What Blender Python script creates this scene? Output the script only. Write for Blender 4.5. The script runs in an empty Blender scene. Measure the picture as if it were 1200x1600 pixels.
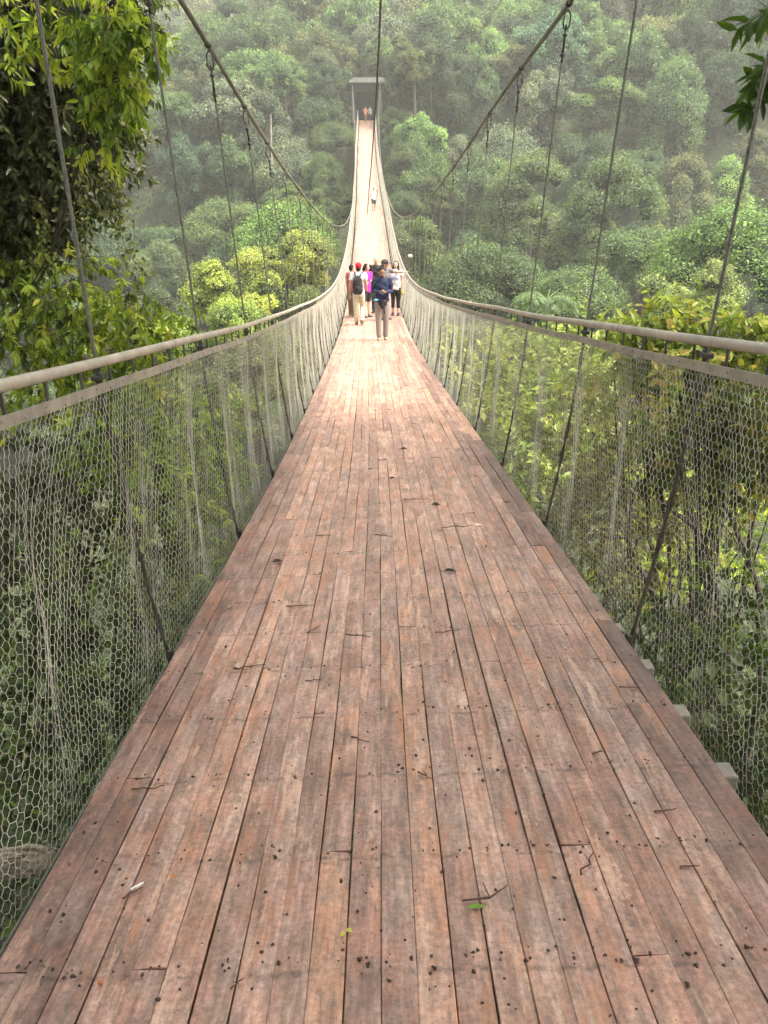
import bpy, math, random
import numpy as np
from mathutils import Matrix, Vector
rng = np.random.default_rng(11)
random.seed(5)
C = bpy.context.scene.collection
TAU = 2*math.pi

# ------------------------------------------------------------------ camera maths
F = 1290.0
PIT = math.radians(22); CP, SP = math.cos(PIT), math.sin(PIT)
def unproj(x, y, D):
    t = (800-y)/F; Z = D/(CP+SP*t)
    return np.array([(x-600)/F*Z, D, Z*(CP*t-SP)])
def proj(p):
    Z = p[1]*CP-p[2]*SP; Y = p[1]*SP+p[2]*CP
    return 600+F*p[0]/Z, 800-F*Y/Z
class Spline:
    def __init__(s, xs, ys):
        s.x = np.array(xs, float); s.y = np.array(ys, float); n = len(xs)
        h = np.diff(s.x); A = np.eye(n); r = np.zeros(n)
        for i in range(1, n-1):
            A[i, i-1] = h[i-1]; A[i, i] = 2*(h[i-1]+h[i]); A[i, i+1] = h[i]
            r[i] = 6*((s.y[i+1]-s.y[i])/h[i]-(s.y[i]-s.y[i-1])/h[i-1])
        s.m = np.linalg.solve(A, r); s.h = h
    def __call__(s, q):
        q = np.asarray(q, float); i = np.clip(np.searchsorted(s.x, q)-1, 0, len(s.x)-2)
        h = s.h[i]; a = (s.x[i+1]-q)/h; b = (q-s.x[i])/h
        lo, hi = q < s.x[0], q > s.x[-1]
        v = a*s.y[i]+b*s.y[i+1]+((a**3-a)*s.m[i]+(b**3-b)*s.m[i+1])*h*h/6
        s0 = (s.y[1]-s.y[0])/s.h[0]-s.h[0]*s.m[1]/6
        s1 = (s.y[-1]-s.y[-2])/s.h[-1]+s.h[-1]*s.m[-2]/6
        v = np.where(lo, s.y[0]+s0*(q-s.x[0]), v)
        return np.where(hi, s.y[-1]+s1*(q-s.x[-1]), v)
deckH = Spline([1.3, 5, 11.4, 19.6, 27, 57.4, 96, 111.6], [-1.53, -2.0, -2.74, -3.55, -3.98, -2.1, 3.1, 6.6])
deckX = Spline([1.3, 5, 11.4, 25.9, 57.4, 96, 111.6], [.069, .045, -.07, -.34, -.92, -1.85, -2.1])
DEND = 111.5
def bank(D): return .0375*np.clip(1-(np.asarray(D, float)-25)/35, 0, 1)
def BP(u, D, v):
    u = np.asarray(u, float); D = np.asarray(D, float); v = np.asarray(v, float)
    u, D, v = np.broadcast_arrays(u, D, v)
    return np.stack([deckX(D)+u, D, deckH(D)+v+bank(D)*u], -1)
def deck_at(x, y):
    lo, hi = .8, 111.
    for _ in range(50):
        m = (lo+hi)/2
        if proj(BP(0, m, 0))[1] > y: lo = m
        else: hi = m
    D = lo
    for _ in range(4):
        p = BP(0, D, 0); Z = D*CP-p[2]*SP
        u = (x-600)/F*Z-float(deckX(D))
        for _ in range(6):
            e = proj(BP(u, D, 0))[1]-y
            e2 = proj(BP(u, D+.01, 0))[1]-y
            D -= e*.01/(e2-e)*.8
    return float(u), float(D)

# ------------------------------------------------------------------ mesh helpers
class Geo:
    def __init__(s): s.V = []; s.F = []; s.n = 0; s.R = []
    def add(s, V, faces, rnd=None, mi=0):
        V = np.asarray(V, float).reshape(-1, 3)
        for f in (faces if isinstance(faces, list) else [faces]):
            f = np.asarray(f, int)
            if len(f): s.F.append((f+s.n, mi))
        s.V.append(V); s.n += len(V)
        s.R.append(np.full(len(V), .5) if rnd is None else np.broadcast_to(np.asarray(rnd, float), (len(V),)))
    def build(s, name, mats, parent=None, origin=None, smooth=False):
        V = np.concatenate(s.V) if s.V else np.zeros((0, 3))
        if origin is not None: V = V-np.asarray(origin)
        me = bpy.data.meshes.new(name)
        me.vertices.add(len(V)); me.vertices.foreach_set('co', V.ravel())
        tot = np.concatenate([np.full(len(f), f.shape[1]) for f, _ in s.F])
        mi = np.concatenate([np.full(len(f), m) for f, m in s.F])
        lv = np.concatenate([f.ravel() for f, _ in s.F])
        me.loops.add(len(lv)); me.loops.foreach_set('vertex_index', lv)
        me.polygons.add(len(tot)); st = np.concatenate([[0], np.cumsum(tot)[:-1]])
        me.polygons.foreach_set('loop_start', st)
        me.polygons.foreach_set('material_index', mi)
        me.polygons.foreach_set('use_smooth', np.full(len(tot), bool(smooth)))
        me.update(calc_edges=True)
        a = me.attributes.new('rnd', 'FLOAT', 'POINT'); a.data.foreach_set('value', np.concatenate(s.R))
        for m in (mats if isinstance(mats, (list, tuple)) else [mats]): me.materials.append(m)
        o = bpy.data.objects.new(name, me); C.objects.link(o)
        if parent is not None: o.parent = parent
        return o
def norm(a): return a/np.maximum(np.linalg.norm(a, axis=-1, keepdims=True), 1e-9)
def frames(T):
    up = np.where(np.abs(T[..., 2:3]) > .9, [[1., 0, 0]], [[0, 0, 1.]])
    S = norm(np.cross(T, up)); return S, np.cross(S, T)
def tube(g, P, r, n=8, cap=True, rnd=None, mi=0, sq=None):
    P = np.asarray(P, float); m = len(P); r = np.broadcast_to(np.asarray(r, float), (m,))
    T = norm(np.gradient(P, axis=0)); t0 = T[0]
    up = np.array([1., 0, 0]) if abs(t0[2]) > .8 else np.array([0, 0, 1.])
    S = []; s = norm(np.cross(t0, up))
    for t in T:
        s = s-t*np.dot(s, t); s = s/np.linalg.norm(s); S.append(s)
    S = np.array(S); N = np.cross(S, T); a = np.arange(n)/n*TAU
    V = P[:, None]+r[:, None, None]*(np.cos(a)[None, :, None]*S[:, None]+np.sin(a)[None, :, None]*N[:, None])
    i = np.arange(m-1)[:, None]*n; j = np.arange(n)[None]; k = (j+1) % n
    q = np.stack([i+j, i+k, i+n+k, i+n+j], -1).reshape(-1, 4); fs = [q]
    if cap: fs += [np.arange(n)[None, ::-1], (np.arange(n)+(m-1)*n)[None]]
    g.add(V.reshape(-1, 3), fs, rnd, mi)
def segs(g, A, B, r, n=3, rnd=None, mi=0):
    A = np.asarray(A, float); B = np.asarray(B, float); T = norm(B-A); S, N = frames(T)
    a = np.arange(n)/n*TAU; r = np.broadcast_to(np.asarray(r, float), (len(A),))[:, None, None]
    off = r*(np.cos(a)[None, :, None]*S[:, None]+np.sin(a)[None, :, None]*N[:, None])
    V = np.concatenate([A[:, None]+off, B[:, None]+off], 1)
    b = np.arange(len(A))[:, None, None]*2*n; j = np.arange(n)[None, :, None]; k = (j+1) % n
    q = np.concatenate([b+j, b+k, b+n+k, b+n+j], -1).reshape(-1, 4)
    g.add(V.reshape(-1, 3), q, None if rnd is None else np.repeat(rnd, 2*n), mi)
def box(g, c, s, R=None, rnd=None, mi=0, bev=0.):
    s = np.asarray(s, float)/2
    if bev:
        V = []; x, y, z = s; b = bev
        for sx in (-1, 1):
            for sy in (-1, 1):
                for sz in (-1, 1):
                    V += [(sx*(x-b), sy*(y-b), sz*z), (sx*(x-b), sy*y, sz*(z-b)), (sx*x, sy*(y-b), sz*(z-b))]
        V = np.array(V)
        import bmesh
        bm = bmesh.new(); [bm.verts.new(v) for v in V]; h = bmesh.ops.convex_hull(bm, input=bm.verts)
        bm.verts.index_update(); bm.verts.ensure_lookup_table()
        vv = np.array([v.co[:] for v in bm.verts]); ff = np.array([[v.index for v in f.verts] for f in bm.faces if len(f.verts) == 3])
        q = [[v.index for v in f.verts] for f in bm.faces if len(f.verts) == 4]; bm.free()
        fs = [ff.reshape(-1, 3)]+([np.array(q)] if q else [])
    else:
        vv = np.array([(a, b, c_) for a in (-1, 1) for b in (-1, 1) for c_ in (-1, 1)])*s
        fs = [np.array([[0, 1, 3, 2], [4, 6, 7, 5], [0, 4, 5, 1], [2, 3, 7, 6], [0, 2, 6, 4], [1, 5, 7, 3]])]
    if R is not None: vv = vv@np.asarray(R).T
    g.add(vv+np.asarray(c), fs, rnd, mi)
def ball(g, c, r, n=10, m=7, rnd=None, mi=0, jit=0., R=None):
    r = np.broadcast_to(np.asarray(r, float), (3,))
    th = np.linspace(0, math.pi, m+2)[1:-1]; ph = np.arange(n)/n*TAU
    V = np.stack([np.sin(th)[:, None]*np.cos(ph), np.sin(th)[:, None]*np.sin(ph), np.cos(th)[:, None]*np.ones(n)], -1).reshape(-1, 3)
    V = np.concatenate([V, [[0, 0, 1], [0, 0, -1]]])
    if jit: V = V*(1+rng.normal(0, jit, (len(V), 1)))
    V = V*r
    if R is not None: V = V@np.asarray(R).T
    i = np.arange(m-1)[:, None]*n; j = np.arange(n)[None]; k = (j+1) % n
    q = np.stack([i+j, i+n+j, i+n+k, i+k], -1).reshape(-1, 4)
    t = np.arange(n); k1 = (t+1) % n; top = m*n
    g.add(V+np.asarray(c), [q, np.stack([t, k1, np.full(n, top)], -1), np.stack([(m-1)*n+k1, (m-1)*n+t, np.full(n, top+1)], -1)], rnd, mi)
def leaves(g, P, A, N, L, W, fine=False, rnd=None, mi=0, curl=.25):
    n = len(P); A = norm(A); S = norm(np.cross(A, N)); N = np.cross(S, A)
    L = np.broadcast_to(np.asarray(L, float), (n,))[:, None]; W = np.broadcast_to(np.asarray(W, float), (n,))[:, None]
    rnd = rng.random(n) if rnd is None else rnd
    b = np.arange(n)[:, None]
    if fine:
        V = np.stack([P, P+A*L*.28+S*W*.46+N*W*.12, P+A*L*.66+S*W*.38+N*(W*.1-L*curl*.35), P+A*L-N*L*curl,
                      P+A*L*.66-S*W*.38+N*(W*.1-L*curl*.35), P+A*L*.28-S*W*.46+N*W*.12, P+A*L*.5-N*(W*.06+L*curl*.15)], 1)
        q = np.concatenate([b*7+[[0, 1, 2, 6]], b*7+[[0, 6, 4, 5]]]); t = np.concatenate([b*7+[[6, 2, 3]], b*7+[[6, 3, 4]]])
        g.add(V.reshape(-1, 3), [q, t], np.repeat(rnd, 7), mi)
    else:
        V = np.stack([P, P+A*L*.45+S*W*.5, P+A*L-N*L*curl*.6, P+A*L*.45-S*W*.5], 1)
        g.add(V.reshape(-1, 3), b*4+[[0, 1, 2, 3]], np.repeat(rnd, 4), mi)
def rdir(n):
    v = rng.normal(size=(n, 3)); return norm(v)
def empty(name, loc, rz=0., label=None, cat=None, group=None):
    o = bpy.data.objects.new(name, None); C.objects.link(o); o.location = tuple(loc); o.rotation_euler = (0, 0, rz)
    o.empty_display_size = .2
    tag(o, label, cat, group); return o
def tag(o, label=None, cat=None, group=None, kind=None):
    if label: o['label'] = label
    if cat: o['category'] = cat
    if group: o['group'] = group
    if kind: o['kind'] = kind
    return o
def copy_tree(o, loc, rz, sc, color=None):
    c = o.copy(); C.objects.link(c); c.location = tuple(loc); c.rotation_euler = (0, 0, rz); c.scale = sc
    for ch in o.children:
        d = ch.copy(); C.objects.link(d); d.parent = c
        if color is not None and ch.name.startswith('crown'): d.color = (*color, 1)
    return c

# ------------------------------------------------------------------ materials
class MB:
    def __init__(s, name):
        s.m = bpy.data.materials.new(name); s.m.use_nodes = True; s.t = s.m.node_tree; s.t.nodes.clear()
        s.out = s.n('ShaderNodeOutputMaterial')
    def n(s, ty, **k):
        nd = s.t.nodes.new(ty)
        for a, v in k.items():
            if a.startswith('i_'): nd.inputs[a[2:].replace('_', ' ')].default_value = v
            else: setattr(nd, a, v)
        return nd
    def l(s, a, b): s.t.links.new(a, b)
    def noise(s, vec, scale, detail=4, rough=.55):
        nd = s.n('ShaderNodeTexNoise'); nd.inputs['Scale'].default_value = scale; nd.inputs['Detail'].default_value = detail
        nd.inputs['Roughness'].default_value = rough
        if vec is not None: s.l(vec, nd.inputs['Vector'])
        return nd.outputs['Fac']
    def ramp(s, fac, stops):
        nd = s.n('ShaderNodeValToRGB'); e = nd.color_ramp.elements
        while len(e) > len(stops): e.remove(e[-1])
        while len(e) < len(stops): e.new(.5)
        for el, (p, c) in zip(e, stops):
            el.position = p; el.color = (*c, 1) if hasattr(c, '__len__') else (c, c, c, 1)
        s.l(fac, nd.inputs[0]); return nd.outputs[0]
    def mix(s, f, a, b, mode='MIX'):
        nd = s.n('ShaderNodeMix', data_type='RGBA', blend_type=mode)
        for k, v in ((0, f), (6, a), (7, b)):
            if hasattr(v, 'links'): s.l(v, nd.inputs[k])
            else: nd.inputs[k].default_value = v if k == 0 else (*v, 1)
        return nd.outputs[2]
    def math(s, op, a, b=0.):
        nd = s.n('ShaderNodeMath', operation=op)
        for k, v in ((0, a), (1, b)):
            if hasattr(v, 'links'): s.l(v, nd.inputs[k])
            else: nd.inputs[k].default_value = v
        return nd.outputs[0]
    def bump(s, h, dist, st=1.):
        nd = s.n('ShaderNodeBump'); nd.inputs['Strength'].default_value = st; nd.inputs['Distance'].default_value = dist
        s.l(h, nd.inputs['Height']); return nd.outputs[0]
def simple(name, col, rough=.6, metal=0., var=.25, scale=6., bump=.0, spec=.5):
    b = MB(name); tc = b.n('ShaderNodeTexCoord').outputs['Object']
    f = b.noise(tc, scale, 5)
    c = b.ramp(f, [(.3, tuple(x*(1-var) for x in col)), (.7, tuple(min(1, x*(1+var)) for x in col))])
    p = b.n('ShaderNodeBsdfPrincipled'); b.l(c, p.inputs['Base Color'])
    p.inputs['Roughness'].default_value = rough; p.inputs['Metallic'].default_value = metal; p.inputs['Specular IOR Level'].default_value = spec
    if bump: b.l(b.bump(b.noise(tc, scale*6, 4), bump), p.inputs['Normal'])
    b.l(p.outputs[0], b.out.inputs[0]); return b.m
def leafmat(name, cols, trans=.35, rough=.5, objcol=False, spec=.4, patch=0.):
    b = MB(name); at = b.n('ShaderNodeAttribute', attribute_name='rnd').outputs['Fac']
    if objcol:
        oc = b.n('ShaderNodeObjectInfo').outputs['Color']
        c = b.mix(1., oc, b.ramp(at, [(0, .38), (.5, 1.0), (1, (1.75, 1.6, 1.2))]), 'MULTIPLY')
        tc = b.n('ShaderNodeTexCoord').outputs['Object']
        c = b.mix(1., c, b.ramp(b.noise(tc, .45, 2), [(.3, (.75, .85, .85)), (.7, (1.3, 1.2, 1.))]), 'MULTIPLY')
    else:
        n = len(cols); c = b.ramp(at, [(i/(n-1), cc) for i, cc in enumerate(cols)])
        if patch:
            tc = b.n('ShaderNodeTexCoord').outputs['Object']
            c = b.mix(1., c, b.ramp(b.noise(tc, patch, 2), [(.3, (.6, .72, .7)), (.7, (1.4, 1.3, 1.))]), 'MULTIPLY')
    p = b.n('ShaderNodeBsdfPrincipled'); b.l(c, p.inputs['Base Color']); p.inputs['Roughness'].default_value = rough
    p.inputs['Specular IOR Level'].default_value = spec
    t = b.n('ShaderNodeBsdfTranslucent'); b.l(b.mix(1., c, (1.25, 1.25, .6), 'MULTIPLY'), t.inputs[0])
    m = b.n('ShaderNodeMixShader'); m.inputs[0].default_value = trans
    b.l(p.outputs[0], m.inputs[1]); b.l(t.outputs[0], m.inputs[2]); b.l(m.outputs[0], b.out.inputs[0]); return b.m
def woodmat():
    b = MB('deck_wood'); at = b.n('ShaderNodeAttribute', attribute_name='rnd').outputs['Fac']
    tc = b.n('ShaderNodeTexCoord').outputs['Object']
    off = b.n('ShaderNodeCombineXYZ'); b.l(b.math('MULTIPLY', at, 37.), off.inputs[0]); b.l(b.math('MULTIPLY', at, 91.), off.inputs[1])
    va = b.n('ShaderNodeVectorMath', operation='ADD'); b.l(tc, va.inputs[0]); b.l(off.outputs[0], va.inputs[1])
    def st(v, s):
        m = b.n('ShaderNodeMapping'); m.inputs['Scale'].default_value = s; b.l(v, m.inputs[0]); return m.outputs[0]
    grain = b.noise(st(va.outputs[0], (60, 5, 20)), 1., 6, .65)
    patch = b.noise(st(va.outputs[0], (11, 3.2, 4)), 1., 5, .62)
    patch2 = b.noise(st(tc, (5, 2.2, 2)), 1., 4, .6)
    big = b.noise(tc, .8, 3)
    fine = b.noise(tc, 70., 4, .7)
    base = b.ramp(at, [(0, (.14, .07, .045)), (.28, (.22, .11, .07)), (.5, (.27, .14, .088)), (.68, (.35, .18, .11)), (.84, (.40, .205, .12)), (1, (.50, .26, .14))])
    grey = b.ramp(patch, [(.40, 0.), (.62, 1.)])
    c = b.mix(b.math('MULTIPLY', grey, .8), base, (.44, .325, .265))
    worn = b.ramp(patch2, [(.52, 0.), (.68, 1.)])
    c = b.mix(b.math('MULTIPLY', worn, .6), c, (.60, .40, .29))
    dark = b.ramp(b.noise(st(va.outputs[0], (14, 4, 6)), 1.3, 5, .7), [(.5, 0.), (.66, 1.)])
    c = b.mix(b.math('MULTIPLY', dark, .6), c, (.12, .085, .065))
    mot = b.ramp(b.noise(tc, 24., 5, .7), [(.42, 0.), (.6, 1.)])
    c = b.mix(b.math('MULTIPLY', mot, .45), c, (.30, .215, .165))
    pk = b.ramp(b.noise(va.outputs[0], 7., 4, .6), [(.5, 0.), (.66, 1.)])
    c = b.mix(b.math('MULTIPLY', pk, .4), c, (.52, .27, .19))
    # edges of the deck keep their red-brown stain
    sx = b.n('ShaderNodeSeparateXYZ'); b.l(tc, sx.inputs[0])
    c = b.mix(1., c, b.ramp(grain, [(.3, .6), (.7, 1.3)]), 'MULTIPLY')
    c = b.mix(1., c, b.ramp(fine, [(.35, .72), (.65, 1.2)]), 'MULTIPLY')
    c = b.mix(1., c, b.ramp(big, [(.3, .85), (.7, 1.12)]), 'MULTIPLY')
    # dirt gathered over the joists
    w = b.math('ABSOLUTE', b.math('SUBTRACT', b.math('FRACT', b.math('DIVIDE', b.math('ADD', sx.outputs[1], b.math('MULTIPLY', patch, .05)), JS)), .5))
    jl = b.math('MULTIPLY', b.ramp(w, [(0, 1.), (.035, .0)]), b.ramp(b.noise(tc, 22., 5, .7), [(.45, 0.), (.58, .75)]))
    c = b.mix(jl, c, (.06, .042, .035))
    p = b.n('ShaderNodeBsdfPrincipled')
    b.l(b.ramp(patch, [(.3, .42), (.7, .62)]), p.inputs['Roughness'])
    peel_gloss = b.ramp(b.math('ADD', b.math('MULTIPLY', b.noise(st(va.outputs[0], (16, 2.2, 3)), 1., 7, .72), .8), b.math('MULTIPLY', b.noise(tc, 55., 4, .7), .2)), [(.555, 0.), (.60, 1.)])  # pale peel streaks, with whitish gloss patches painted in as colour
    c = b.mix(b.math('MULTIPLY', peel_gloss, .42), c, (.68, .47, .33))
    orn = b.ramp(b.noise(st(va.outputs[0], (9, 1.6, 3)), 1.7, 5, .65), [(.56, 0.), (.64, 1.)])
    c = b.mix(b.math('MULTIPLY', orn, .45), c, (.46, .20, .085))
    c = b.mix(1., c, (1.13, 1.11, 1.19), 'MULTIPLY')
    c = b.mix(1., c, b.ramp(at, [(0, (.62, .58, .58)), (.36, (1., 1., 1.))]), 'MULTIPLY')
    pv = b.math('FRACT', b.math('MULTIPLY', at, 17.3))
    c = b.mix(1., c, b.ramp(pv, [(0, (.74, .71, .69)), (.35, (.92, .9, .87)), (.7, (1., .99, .97)), (1, (1.16, 1.10, 1.02))]), 'MULTIPLY')
    pit = b.ramp(b.noise(tc, 120., 3, .7), [(.3, 1.), (.4, 0.)])
    c = b.mix(b.math('MULTIPLY', pit, .4), c, (.10, .06, .045))

    h = b.math('ADD', b.math('MULTIPLY', grain, .6), b.math('MULTIPLY', fine, .5))
    b.l(c, p.inputs['Base Color']); b.l(b.bump(h, .0026), p.inputs['Normal'])
    b.l(p.outputs[0], b.out.inputs[0]); return b.m
JS = .358
M = {}
M['wood'] = woodmat()
M['woodend'] = simple('cut_timber', (.11, .07, .05), .8)
M['beam'] = simple('whitewashed_beam', (.27, .25, .21), .75, var=.3, scale=14, bump=.004)
M['galv'] = simple('galvanised_wire', (.42, .40, .34), .55, .1, .3, 3)
M['rail'] = simple('painted_pipe', (.36, .315, .26), .5, .1, .25, 9, .0015)
M['bar'] = simple('flat_steel', (.27, .24, .20), .5, .1, .22, 12, .001)
M['cable'] = simple('steel_rope', (.15, .145, .12), .5, .1, .35, 60, .003)
M['dark'] = simple('dark_steel', (.07, .065, .055), .55, .3, .4, 20)
M['rust'] = simple('rusty_steel', (.13, .09, .065), .75, .1, .4, 30)
M['seed'] = simple('seed_shell', (.045, .022, .015), .5, 0, .4, 60)
M['twig'] = simple('twig_bark', (.10, .055, .04), .8, 0, .4, 40)
M['bark'] = simple('bark', (.06, .048, .036), .9, 0, .45, 5, .02)
M['palebark'] = simple('pale_bark', (.25, .225, .19), .85, 0, .35, 2, .02)
M['log'] = simple('dead_wood', (.30, .25, .18), .9, 0, .4, 9, .02)

# ------------------------------------------------------------------ terrain
_pD = [-60, -20, -6, 0, 4, 10, 20, 40, 58, 74, 90, 104, 112, 130, 160, 200, 250, 320, 480]
_pH = [14, 3, -2.0, -5.2, -6.6, -9.5, -15, -29, -37, -36, -22, -5, 4.5, 9, 21, 39, 64, 96, 135]
def sm(a, b, x):
    t = np.clip((x-a)/(b-a), 0, 1); return t*t*(3-2*t)
def ground(X, D):
    X = np.asarray(X, float); D = np.asarray(D, float)
    h = np.interp(D, _pD, _pH)
    h = h+(2.2*np.sin(X*.11+1.3)*np.cos(D*.07)+1.3*np.sin(X*.23+D*.19)+.5*np.sin(X*.7+D*.5))*np.maximum(sm(25, 60, D), .12)*sm(3, 20, np.abs(X+2)+np.abs(D-112)*.3)
    h = h+sm(4, 14, -X)*sm(30, 6, D)*1.0
    h = h-26*np.exp(-((X+34)/20)**2)*sm(125, 190, D)
    h = h+9*sm(15, 70, X)*sm(70, 150, D)+.05*np.clip(np.abs(X)-60, 0, 200)
    h = h-7*np.exp(-((X+38)/16)**2)*np.exp(-((D-118)/20)**2)
    return h
def build_ground():
    xs = np.concatenate([np.linspace(-330, -60, 28)[:-1], np.linspace(-60, 60, 121), np.linspace(60, 330, 28)[1:]])
    ds = np.concatenate([np.linspace(-60, -10, 15)[:-1], np.linspace(-10, 60, 90)[:-1], np.linspace(60, 480, 170)])
    XX, DD = np.meshgrid(xs, ds); Z = ground(XX, DD); n = len(xs)
    i = np.arange(len(ds)-1)[:, None]*n; j = np.arange(n-1)[None]
    q = np.stack([i+j, i+j+1, i+n+j+1, i+n+j], -1).reshape(-1, 4)
    g = Geo(); g.add(np.stack([XX, DD, Z], -1).reshape(-1, 3), q)
    b = MB('forest_floor'); tc = b.n('ShaderNodeTexCoord').outputs['Object']
    c = b.ramp(b.noise(tc, .8, 6, .65), [(.3, (.02, .03, .012)), (.5, (.045, .06, .02)), (.7, (.09, .075, .04))])
    p = b.n('ShaderNodeBsdfPrincipled'); b.l(c, p.inputs['Base Color']); p.inputs['Roughness'].default_value = .95
    b.l(b.bump(b.noise(tc, 2.5, 6, .7), .3), p.inputs['Normal']); b.l(p.outputs[0], b.out.inputs[0])
    o = g.build('terrain', b.m, smooth=True); tag(o, kind='structure'); o['label'] = 'steep forested valley ground on both banks'
build_ground()

# ------------------------------------------------------------------ the bridge
bridge = empty('suspension_bridge', (0, 0, 0), 0, 'long sagging suspension footbridge with reddish plank deck and wire mesh sides', 'bridge')
NL = 24; W2 = .9
def build_deck():
    g = Geo(); lw = 2*W2/NL; j0, j1 = -6, int(DEND/JS)
    for ln in range(NL):
        u0 = -W2+ln*lw; j = j0-random.randint(0, 5)
        lane_b = random.uniform(-.08, .08)
        edge = min(ln, NL-1-ln)
        while j < j1:
            L = random.choice([5, 7, 8, 9, 10, 12]); a = max(j, j0)*JS+.5*JS; e = min(j+L, j1)*JS+.5*JS; j += L
            if e-a < .1: continue
            mid = (a+e)/2; nseg = max(1, int((e-a)/(.36 if mid < 25 else 1.2)))
            D = np.linspace(a+.0015, e-.0015, nseg+1)
            ga, gb = random.uniform(.0003, .0013), random.uniform(.0003, .0013)
            if random.random() < .08 and edge > 3: gb += .003
            ua, ub = u0+ga, u0+lw-gb
            wob = .0016*np.sin(D*2.1+ln*1.7)+.0012*np.sin(D*5.3+ln)
            z0 = random.uniform(-.002, .002); tl = random.uniform(-.0032, .0032)*(edge > 3); cup = random.uniform(-.0008, .0022)
            bv = .0016
            cs = [(ua, z0-tl-.026), (ua, z0-tl-bv), (ua+bv, z0-tl), ((ua+ub)/2, z0+cup), (ub-bv, z0+tl), (ub, z0+tl-bv), (ub, z0+tl-.026)]
            R = np.stack([BP(u+wob, D, z+.0015*np.sin(D*3+ln*2)*(k in (1, 2, 4, 5))) for k, (u, z) in enumerate(cs)], 1)
            nn = 7; i = np.arange(nseg)[:, None]*nn; q = np.arange(nn)[None]; k = (q+1) % nn
            fs = [np.stack([i+q, i+nn+q, i+nn+k, i+k], -1).reshape(-1, 4), np.arange(nn)[None], (np.arange(nn)+nseg*nn)[None, ::-1]]
            r = np.clip(random.gauss(.52, .2)+lane_b, .34, 1)
            if edge < 4: r = np.clip(random.gauss(.08+.08*edge, .07), 0, 1)
            if random.random() < .07: r = random.uniform(.85, 1)
            g.add(R.reshape(-1, 3), fs, float(r))
    d = g.build('deck', M['wood'], bridge); d['label'] = 'reddish brown timber planks, weathered and gritty'
    s = Geo()
    for j in range(2, 62):
        D = j*JS+.5*JS
        for ln in range(NL):
            for q in range(random.choice([1, 1, 2])):
                u = -W2+(ln+random.uniform(.2, .8))*lw; Dq = D+random.uniform(-.02, .02)
                p = BP(u, Dq, .0028); a = np.arange(6)/6*TAU; r = random.uniform(.002, .0046)
                V = p+np.stack([np.cos(a)*r, np.sin(a)*r*random.uniform(.8, 1.6), np.zeros(6)], -1)
                V = np.concatenate([V, [p+np.array([0, 0, .0015])]])
                k = np.arange(6); s.add(V, np.stack([k, (k+1) % 6, np.full(6, 6)], -1))
    so = s.build('screw', M['seed'], bridge); tag(so, 'rows of dark screw heads in the planks', kind='stuff')
build_deck()
# cross beams under the deck, ends sticking out
for j in range(2, 84, 1):
    D = j*JS+.5*JS
    if j % 1 == 0:
        g = Geo(); e0 = {5: .925, 6: .915, 7: .915, 8: .91}.get(j, .89+random.uniform(-.02, .01)); e1 = {5: .965, 6: .96, 7: .955, 8: .945, 9: .93}.get(j, .90+random.uniform(-.02, .02)); c = BP((e1-e0)/2, D, -.067)
        sl = float(bank(D)); R = np.array([[1, 0, -sl], [0, 1, 0], [sl, 0, 1]])
        box(g, c, (e0+e1, .07, .07), R, bev=.004); g.build('cross_beam', M['beam'] if j < 10 else M['woodend'], bridge)
g = Geo()
for j in range(84, int(DEND/JS)):
    D = j*JS+.5*JS; box(g, BP(0, D, -.067), (1.8, .07, .07))
tag(g.build('cross_beam', M['woodend'], bridge), kind='stuff')
RU, RV = 1.08, 1.17
def railu(D): return RU
Dr = np.concatenate([np.arange(-1.5, 20, .3), np.arange(20, DEND, 1.2)])
JD = [1.9, 4.0, 6.1, 12, 18, 24, 30, 36, 42, 54, 66, 78, 90, 102]
BU, BV = 1.07, 1.08
for s in (-1, 1):
    wv = .003*np.sin(Dr*1.75)+.004*np.sin(Dr*.8+s)
    g = Geo(); tube(g, BP(s*RU+wv*.6, Dr, RV+wv), .0182, 14)
    for D in JD:
        P = BP(s*RU, np.array([D-.012, D+.012]), RV); wj = .003*math.sin(D*1.75)+.004*math.sin(D*.8+s)
        tube(g, P+np.array([wj*.6, 0, wj]), .0202, 14)
    g.build('handrail', M['rail'], bridge, smooth=True)
    # flat bar
    g = Geo(); n = len(Dr); cs = [(-.003, -.018), (.003, -.018), (.003, .018), (-.003, .018)]
    sag = -.004*np.sin(np.pi*((Dr-1.21)/1.79 % 1))
    R = np.stack([BP(s*BU+a+wv*.5, Dr, BV+b+wv+sag) for a, b in cs], 1)
    i = np.arange(n-1)[:, None]*4; q = np.arange(4)[None]; k = (q+1) % 4
    g.add(R.reshape(-1, 3), [np.stack([i+q, i+k, i+4+k, i+4+q], -1).reshape(-1, 4), np.array([[0, 1, 2, 3]])])
    for D in np.arange(.6, 16, .149):
        ww = .003*math.sin(D*1.75)+.004*math.sin(D*.8+s); sg = -.004*math.sin(math.pi*((D-1.21)/1.79 % 1))
        p = BP(s*BU-s*.004+ww*.5, D, BV+ww+sg-.002+random.choice([-.006, .006])); ball(g, p, (.004, .005, .005), 6, 3)
    g.build('flat_bar', M['bar'], bridge)
# balusters
stf = Geo(); cnt = 0
for i, D in enumerate(np.arange(.65, DEND, .298)):
    for s in (-1, 1):
        w = .003*math.sin(D*1.75)+.004*math.sin(D*.8+s)
        a = BP(s*(BU+.009)+w*.5, D, BV-.02+w); b = BP(s*RU+w*.6, D, RV-.012+w)
        if cnt < 98: g = Geo(); tube(g, [a, b], .0055, 6); g.build('baluster', M['dark'], bridge); cnt += 1
        elif D < 60: tube(stf, [a, b], .0055, 4, cap=False)
tag(stf.build('baluster', M['rail'], bridge), kind='stuff')
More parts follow.
